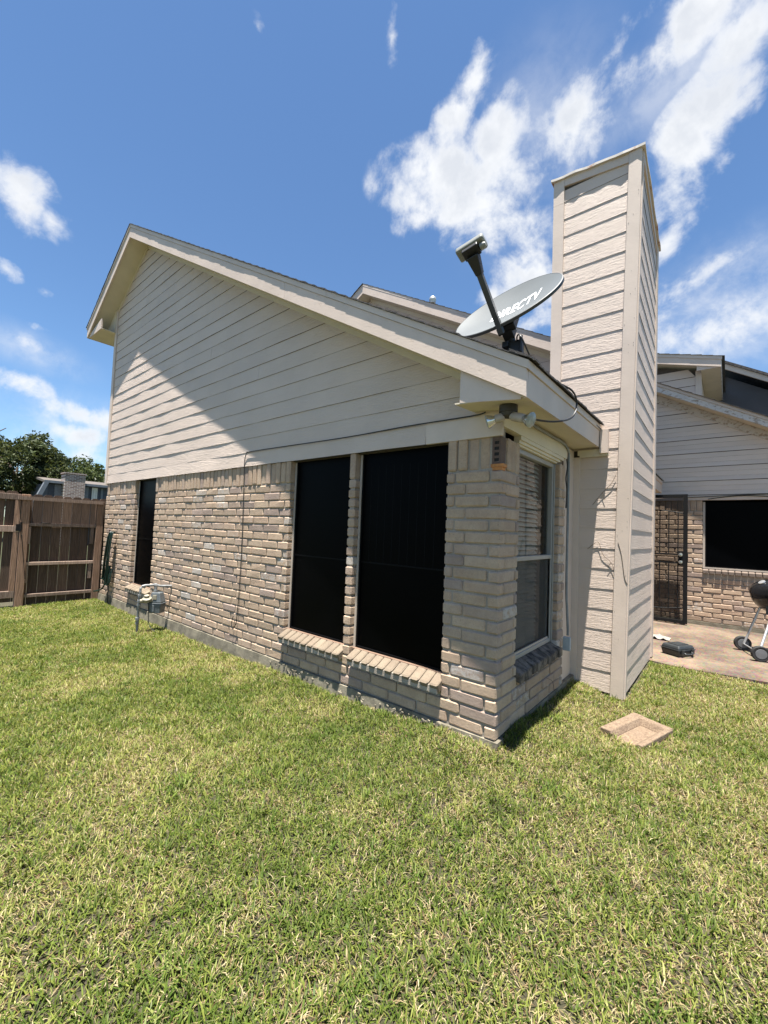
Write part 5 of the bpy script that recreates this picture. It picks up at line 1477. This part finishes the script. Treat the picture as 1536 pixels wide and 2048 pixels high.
# ------------------------------------------------------------------ trees beyond the fence
def tree(name, base, h, rad, cz, label, n, ls, seed, cols, squash=.8):
    r = random.Random(seed); rn = np.random.default_rng(seed)
    t = empty(name, base, label, 'tree', 'trees beyond the fence')
    base = Vector(base)
    b = MB()
    top = base + Vector((0, 0, h * .62))
    b.tube([base, base + Vector((.1, .05, h * .2)), base + Vector((.05, -.1, h * .4)), top], [h * .035, h * .028, h * .02, h * .008], 9)
    ends = []
    for k in range(14):
        a = r.uniform(0, 6.28); z_ = r.uniform(.22, .55) * h
        s = base + Vector((0, 0, z_)); l = rad * r.uniform(.6, .95)
        e = base + Vector((math.cos(a) * l, math.sin(a) * l, min(h * .92, z_ + r.uniform(.12, .38) * h)))
        m_ = s.lerp(e, .5) + Vector((0, 0, .05 * h))
        b.tube([s, m_, e], [h * .012, h * .008, h * .003], 6); ends.append(e)
    b.build('trunk', 'bark', t)
    # leaf clusters inside an uneven crown
    cl = []
    for k in range(90):
        d = rn.normal(size=3); d /= np.linalg.norm(d); rr = rn.uniform(.35, 1.0) ** .6
        cl.append((base.x + d[0] * rad * rr, base.y + d[1] * rad * rr, base.z + cz + d[2] * rad * squash * rr, rad * rn.uniform(.13, .30)))
    cl = np.array(cl)
    which = rn.integers(0, len(cl), n)
    dd = rn.normal(size=(n, 3)); dd /= np.linalg.norm(dd, axis=1)[:, None]
    pos = cl[which, :3] + dd * (cl[which, 3] * rn.uniform(.3, 1.1, n))[:, None] * np.array([1, 1, .8])
    pos[:, 2] = np.maximum(pos[:, 2], base.z + h * .16)
    a = rn.normal(size=(n, 3)); a /= np.linalg.norm(a, axis=1)[:, None]
    c_ = np.cross(a, rn.normal(size=(n, 3))); c_ /= np.linalg.norm(c_, axis=1)[:, None]
    L = ls * rn.uniform(.6, 1.4, n)[:, None]
    V = np.stack([pos - a * L, pos + c_ * L * .42, pos + a * L, pos - c_ * L * .42], 1).reshape(-1, 3)
    F = np.arange(4 * n).reshape(-1, 4)
    me = bpy.data.meshes.new('crown')
    o0 = np.array([base.x, base.y, base.z + cz])
    me.from_pydata((V - o0).tolist(), [], F.tolist())
    base_c = np.array(cols)[rn.integers(0, len(cols), n)] * rn.uniform(.7, 1.3, (n, 1))
    col = np.concatenate([np.repeat(base_c, 4, 0), np.ones((4 * n, 1))], 1).astype(np.float32)
    at = me.attributes.new('tint', 'FLOAT_COLOR', 'POINT'); at.data.foreach_set('color', col.ravel())
    me.materials.append(MATS['leaf'])
    place(bpy.data.objects.new('crown', me), t, o0)
DK = [(.032, .044, .018), (.046, .061, .024), (.062, .078, .033), (.086, .097, .046)]
tree('broadleaf_tree', (-31, 2.5, -.2), 6.9, 2.7, 4.0, 'large dark green tree standing behind the blue grey house and fence', 34000, .105, 3, DK, .95)
tree('broadleaf_tree', (-33, -.3, -.2), 7.4, 2.9, 4.4, 'leafy tree at the left edge of the view behind the gate', 30000, .105, 5, DK, .95)
tree('broadleaf_tree', (-34, 5.2, -.2), 5.9, 3.0, 3.3, 'lower tree behind the roof of the blue grey house', 26000, .105, 9, [(.04, .06, .022), (.06, .08, .03), (.08, .10, .04)], .75)
tree('broadleaf_tree', (-42, 9.8, -.2), 5.2, 2.8, 3.0, 'small rounded tree far behind the brick house corner', 12000, .11, 11, [(.04, .06, .022), (.06, .08, .03)], .65)

# ------------------------------------------------------------------ grass
def smooth_noise(x, y, s, seed):
    r = np.random.default_rng(seed); t = r.random((64, 64))
    u = (x / s) % 64; v = (y / s) % 64
    i = np.floor(u).astype(int); j = np.floor(v).astype(int); fu = u - i; fv = v - j
    fu = fu * fu * (3 - 2 * fu); fv = fv * fv * (3 - 2 * fv)
    a = t[i % 64, j % 64]; b_ = t[(i + 1) % 64, j % 64]; c_ = t[i % 64, (j + 1) % 64]; d = t[(i + 1) % 64, (j + 1) % 64]
    return (a * (1 - fu) + b_ * fu) * (1 - fv) + (c_ * (1 - fu) + d * fu) * fv
def grass(n_try, seed):
    r = np.random.default_rng(seed)
    x = r.uniform(-9.2, 4.8, n_try); y = r.uniform(-4.0, 3.4, n_try)
    dx, dy = x - CAM.x, y - CAM.y
    dep = dx * CF.x + dy * CF.y; lat = dx * CR.x + dy * CR.y
    dist = np.hypot(dx, dy)
    keep = (dep > .25) & (np.abs(lat) < dep * 1.05 + 1.0)
    keep &= r.random(n_try) < np.clip(1.15 - (dist - 1.6) * .085, .50, 1.0)
    keep &= r.random(n_try) < np.clip(.78 + .5 * smooth_noise(x + 20, y + 20, .22, 9), 0, 1)     # thin spots
    keep &= ~((x > -7.02) & (x < -.0) & (y > -.030))               # house
    keep &= ~((x >= -.02) & (x < .005) & (y > -.02) & (y < 1.65))
    keep &= ~((x > -.1) & (x < .40) & (y > 1.655))                 # chimney
    edge = 3.06 + .03 * np.sin(x * 9) + .02 * np.sin(x * 23)
    keep &= ~((x > .30) & (y > edge))
    keep &= ~((x < -7.0) & (y > -4))                               # beyond the fence line
    # splash block
    pts = np.array([(p.x, p.y) for p in sbo]); ins = np.ones(n_try, bool)
    for k in range(4):
        a, b_ = pts[k], pts[(k + 1) % 4]
        ins &= ((b_[0] - a[0]) * (y - a[1]) - (b_[1] - a[1]) * (x - a[0])) > .0045
    keep &= ~ins
    x, y, dist = x[keep], y[keep], dist[keep]
    n = len(x)
    big = smooth_noise(x + 20, y + 20, .55, 1) * .6 + smooth_noise(x + 20, y + 20, .17, 2) * .4
    tuft = smooth_noise(x + 20, y + 20, .055, 4)
    fine = smooth_noise(x + 20, y + 20, .09, 3)
    # bare, straw-coloured patches grow towards the near right of the lawn and beside the wall
    straw_p = np.clip(.235 + .62 * (big - .48) + .30 * np.clip((x + 1.2) * .30, 0, 1) + .35 * (fine - .5), .05, .80)
    straw = r.random(n) < straw_p
    L = np.where(straw, r.uniform(.020, .050, n), r.uniform(.024, .058, n)) * (.75 + .5 * tuft)
    farf = np.clip((dist - 2.0) / 5, 0, 1)
    Wd = np.where(straw, r.uniform(.0016, .0031, n), r.uniform(.0027, .0055, n)) * (1 + .55 * farf)
    L *= (1 - .15 * farf)
    clump = (smooth_noise(x + 20, y + 20, .11, 8) + .25 * (fine - .5) > .80) & ~straw
    L = np.where(clump, L * 1.10, L); Wd = np.where(clump, Wd * 1.2, Wd)
    az = r.uniform(0, 2 * np.pi, n) + (smooth_noise(x + 20, y + 20, .30, 6) - .5) * 1.5
    lean = np.where(straw, r.uniform(.9, 1.5, n), r.uniform(.35, 1.3, n))
    hx, hy = np.cos(az), np.sin(az)
    px_, py_ = -hy, hx
    z0 = gz(x, y) - .004 + np.where(straw, r.uniform(0, .010, n), 0)
    B = np.stack([x, y, z0], 1)
    mid = B + np.stack([hx * np.sin(lean * .75), hy * np.sin(lean * .75), np.cos(lean * .75)], 1) * (L * .55)[:, None]
    l2 = np.minimum(lean * 1.35, 1.75)
    tip = mid + np.stack([hx * np.sin(l2), hy * np.sin(l2), np.cos(l2)], 1) * (L * .50)[:, None]
    side = np.stack([px_, py_, np.zeros(n)], 1) * Wd[:, None] * .5
    V = np.stack([B - side * .8, B + side * .8, mid + side, mid - side, tip], 1).reshape(-1, 3)
    gcol = np.array([(.065, .100, .018), (.108, .144, .026), (.174, .198, .042), (.27, .268, .086)])
    gi = np.clip((r.random(n) * .75 + (big - .5) * .60 + fine * .3 - .06) * 4, 0, 3.99).astype(int)
    scol = np.array([(.34, .275, .145), (.41, .345, .205), (.27, .21, .105), (.17, .105, .056)])
    c_ = np.where(straw[:, None], scol[r.integers(0, 4, n)], gcol[gi]) * r.uniform(.8, 1.25, (n, 1))
    c_ = np.where(clump[:, None], c_ * np.array([.80, .90, .85]), c_)
    c5 = np.repeat(c_[:, None, :], 5, 1)
    c5[:, 0:2] = c5[:, 0:2] * .85 + np.array([.03, .025, .01]) * .5
    c5[:, 4] = np.where((r.random(n) < .3)[:, None], np.array([.22, .20, .10]), c5[:, 4])
    col = np.concatenate([c5.reshape(-1, 3), np.ones((5 * n, 1))], 1).astype(np.float32)
    me = bpy.data.meshes.new('grass')
    I = np.arange(n) * 5
    loops = np.empty((n, 7), np.int32)
    loops[:, 0] = I; loops[:, 1] = I + 1; loops[:, 2] = I + 2; loops[:, 3] = I + 3
    loops[:, 4] = I + 3; loops[:, 5] = I + 2; loops[:, 6] = I + 4
    me.vertices.add(5 * n); me.vertices.foreach_set('co', V.astype(np.float32).ravel())
    me.loops.add(7 * n); me.loops.foreach_set('vertex_index', loops.ravel())
    me.polygons.add(2 * n)
    st = np.empty((n, 2), np.int32); st[:, 0] = np.arange(n) * 7; st[:, 1] = st[:, 0] + 4
    me.polygons.foreach_set('loop_start', st.ravel())
    me.update(calc_edges=True); me.validate()
    at = me.attributes.new('tint', 'FLOAT_COLOR', 'POINT'); at.data.foreach_set('color', col.ravel())
    me.materials.append(MATS['grass_blade'])
    o = bpy.data.objects.new('grass', me); place(o, None, (0, 0, 0)); o['kind'] = 'stuff'
    print('grass blades', n)
grass(1750000, 21)
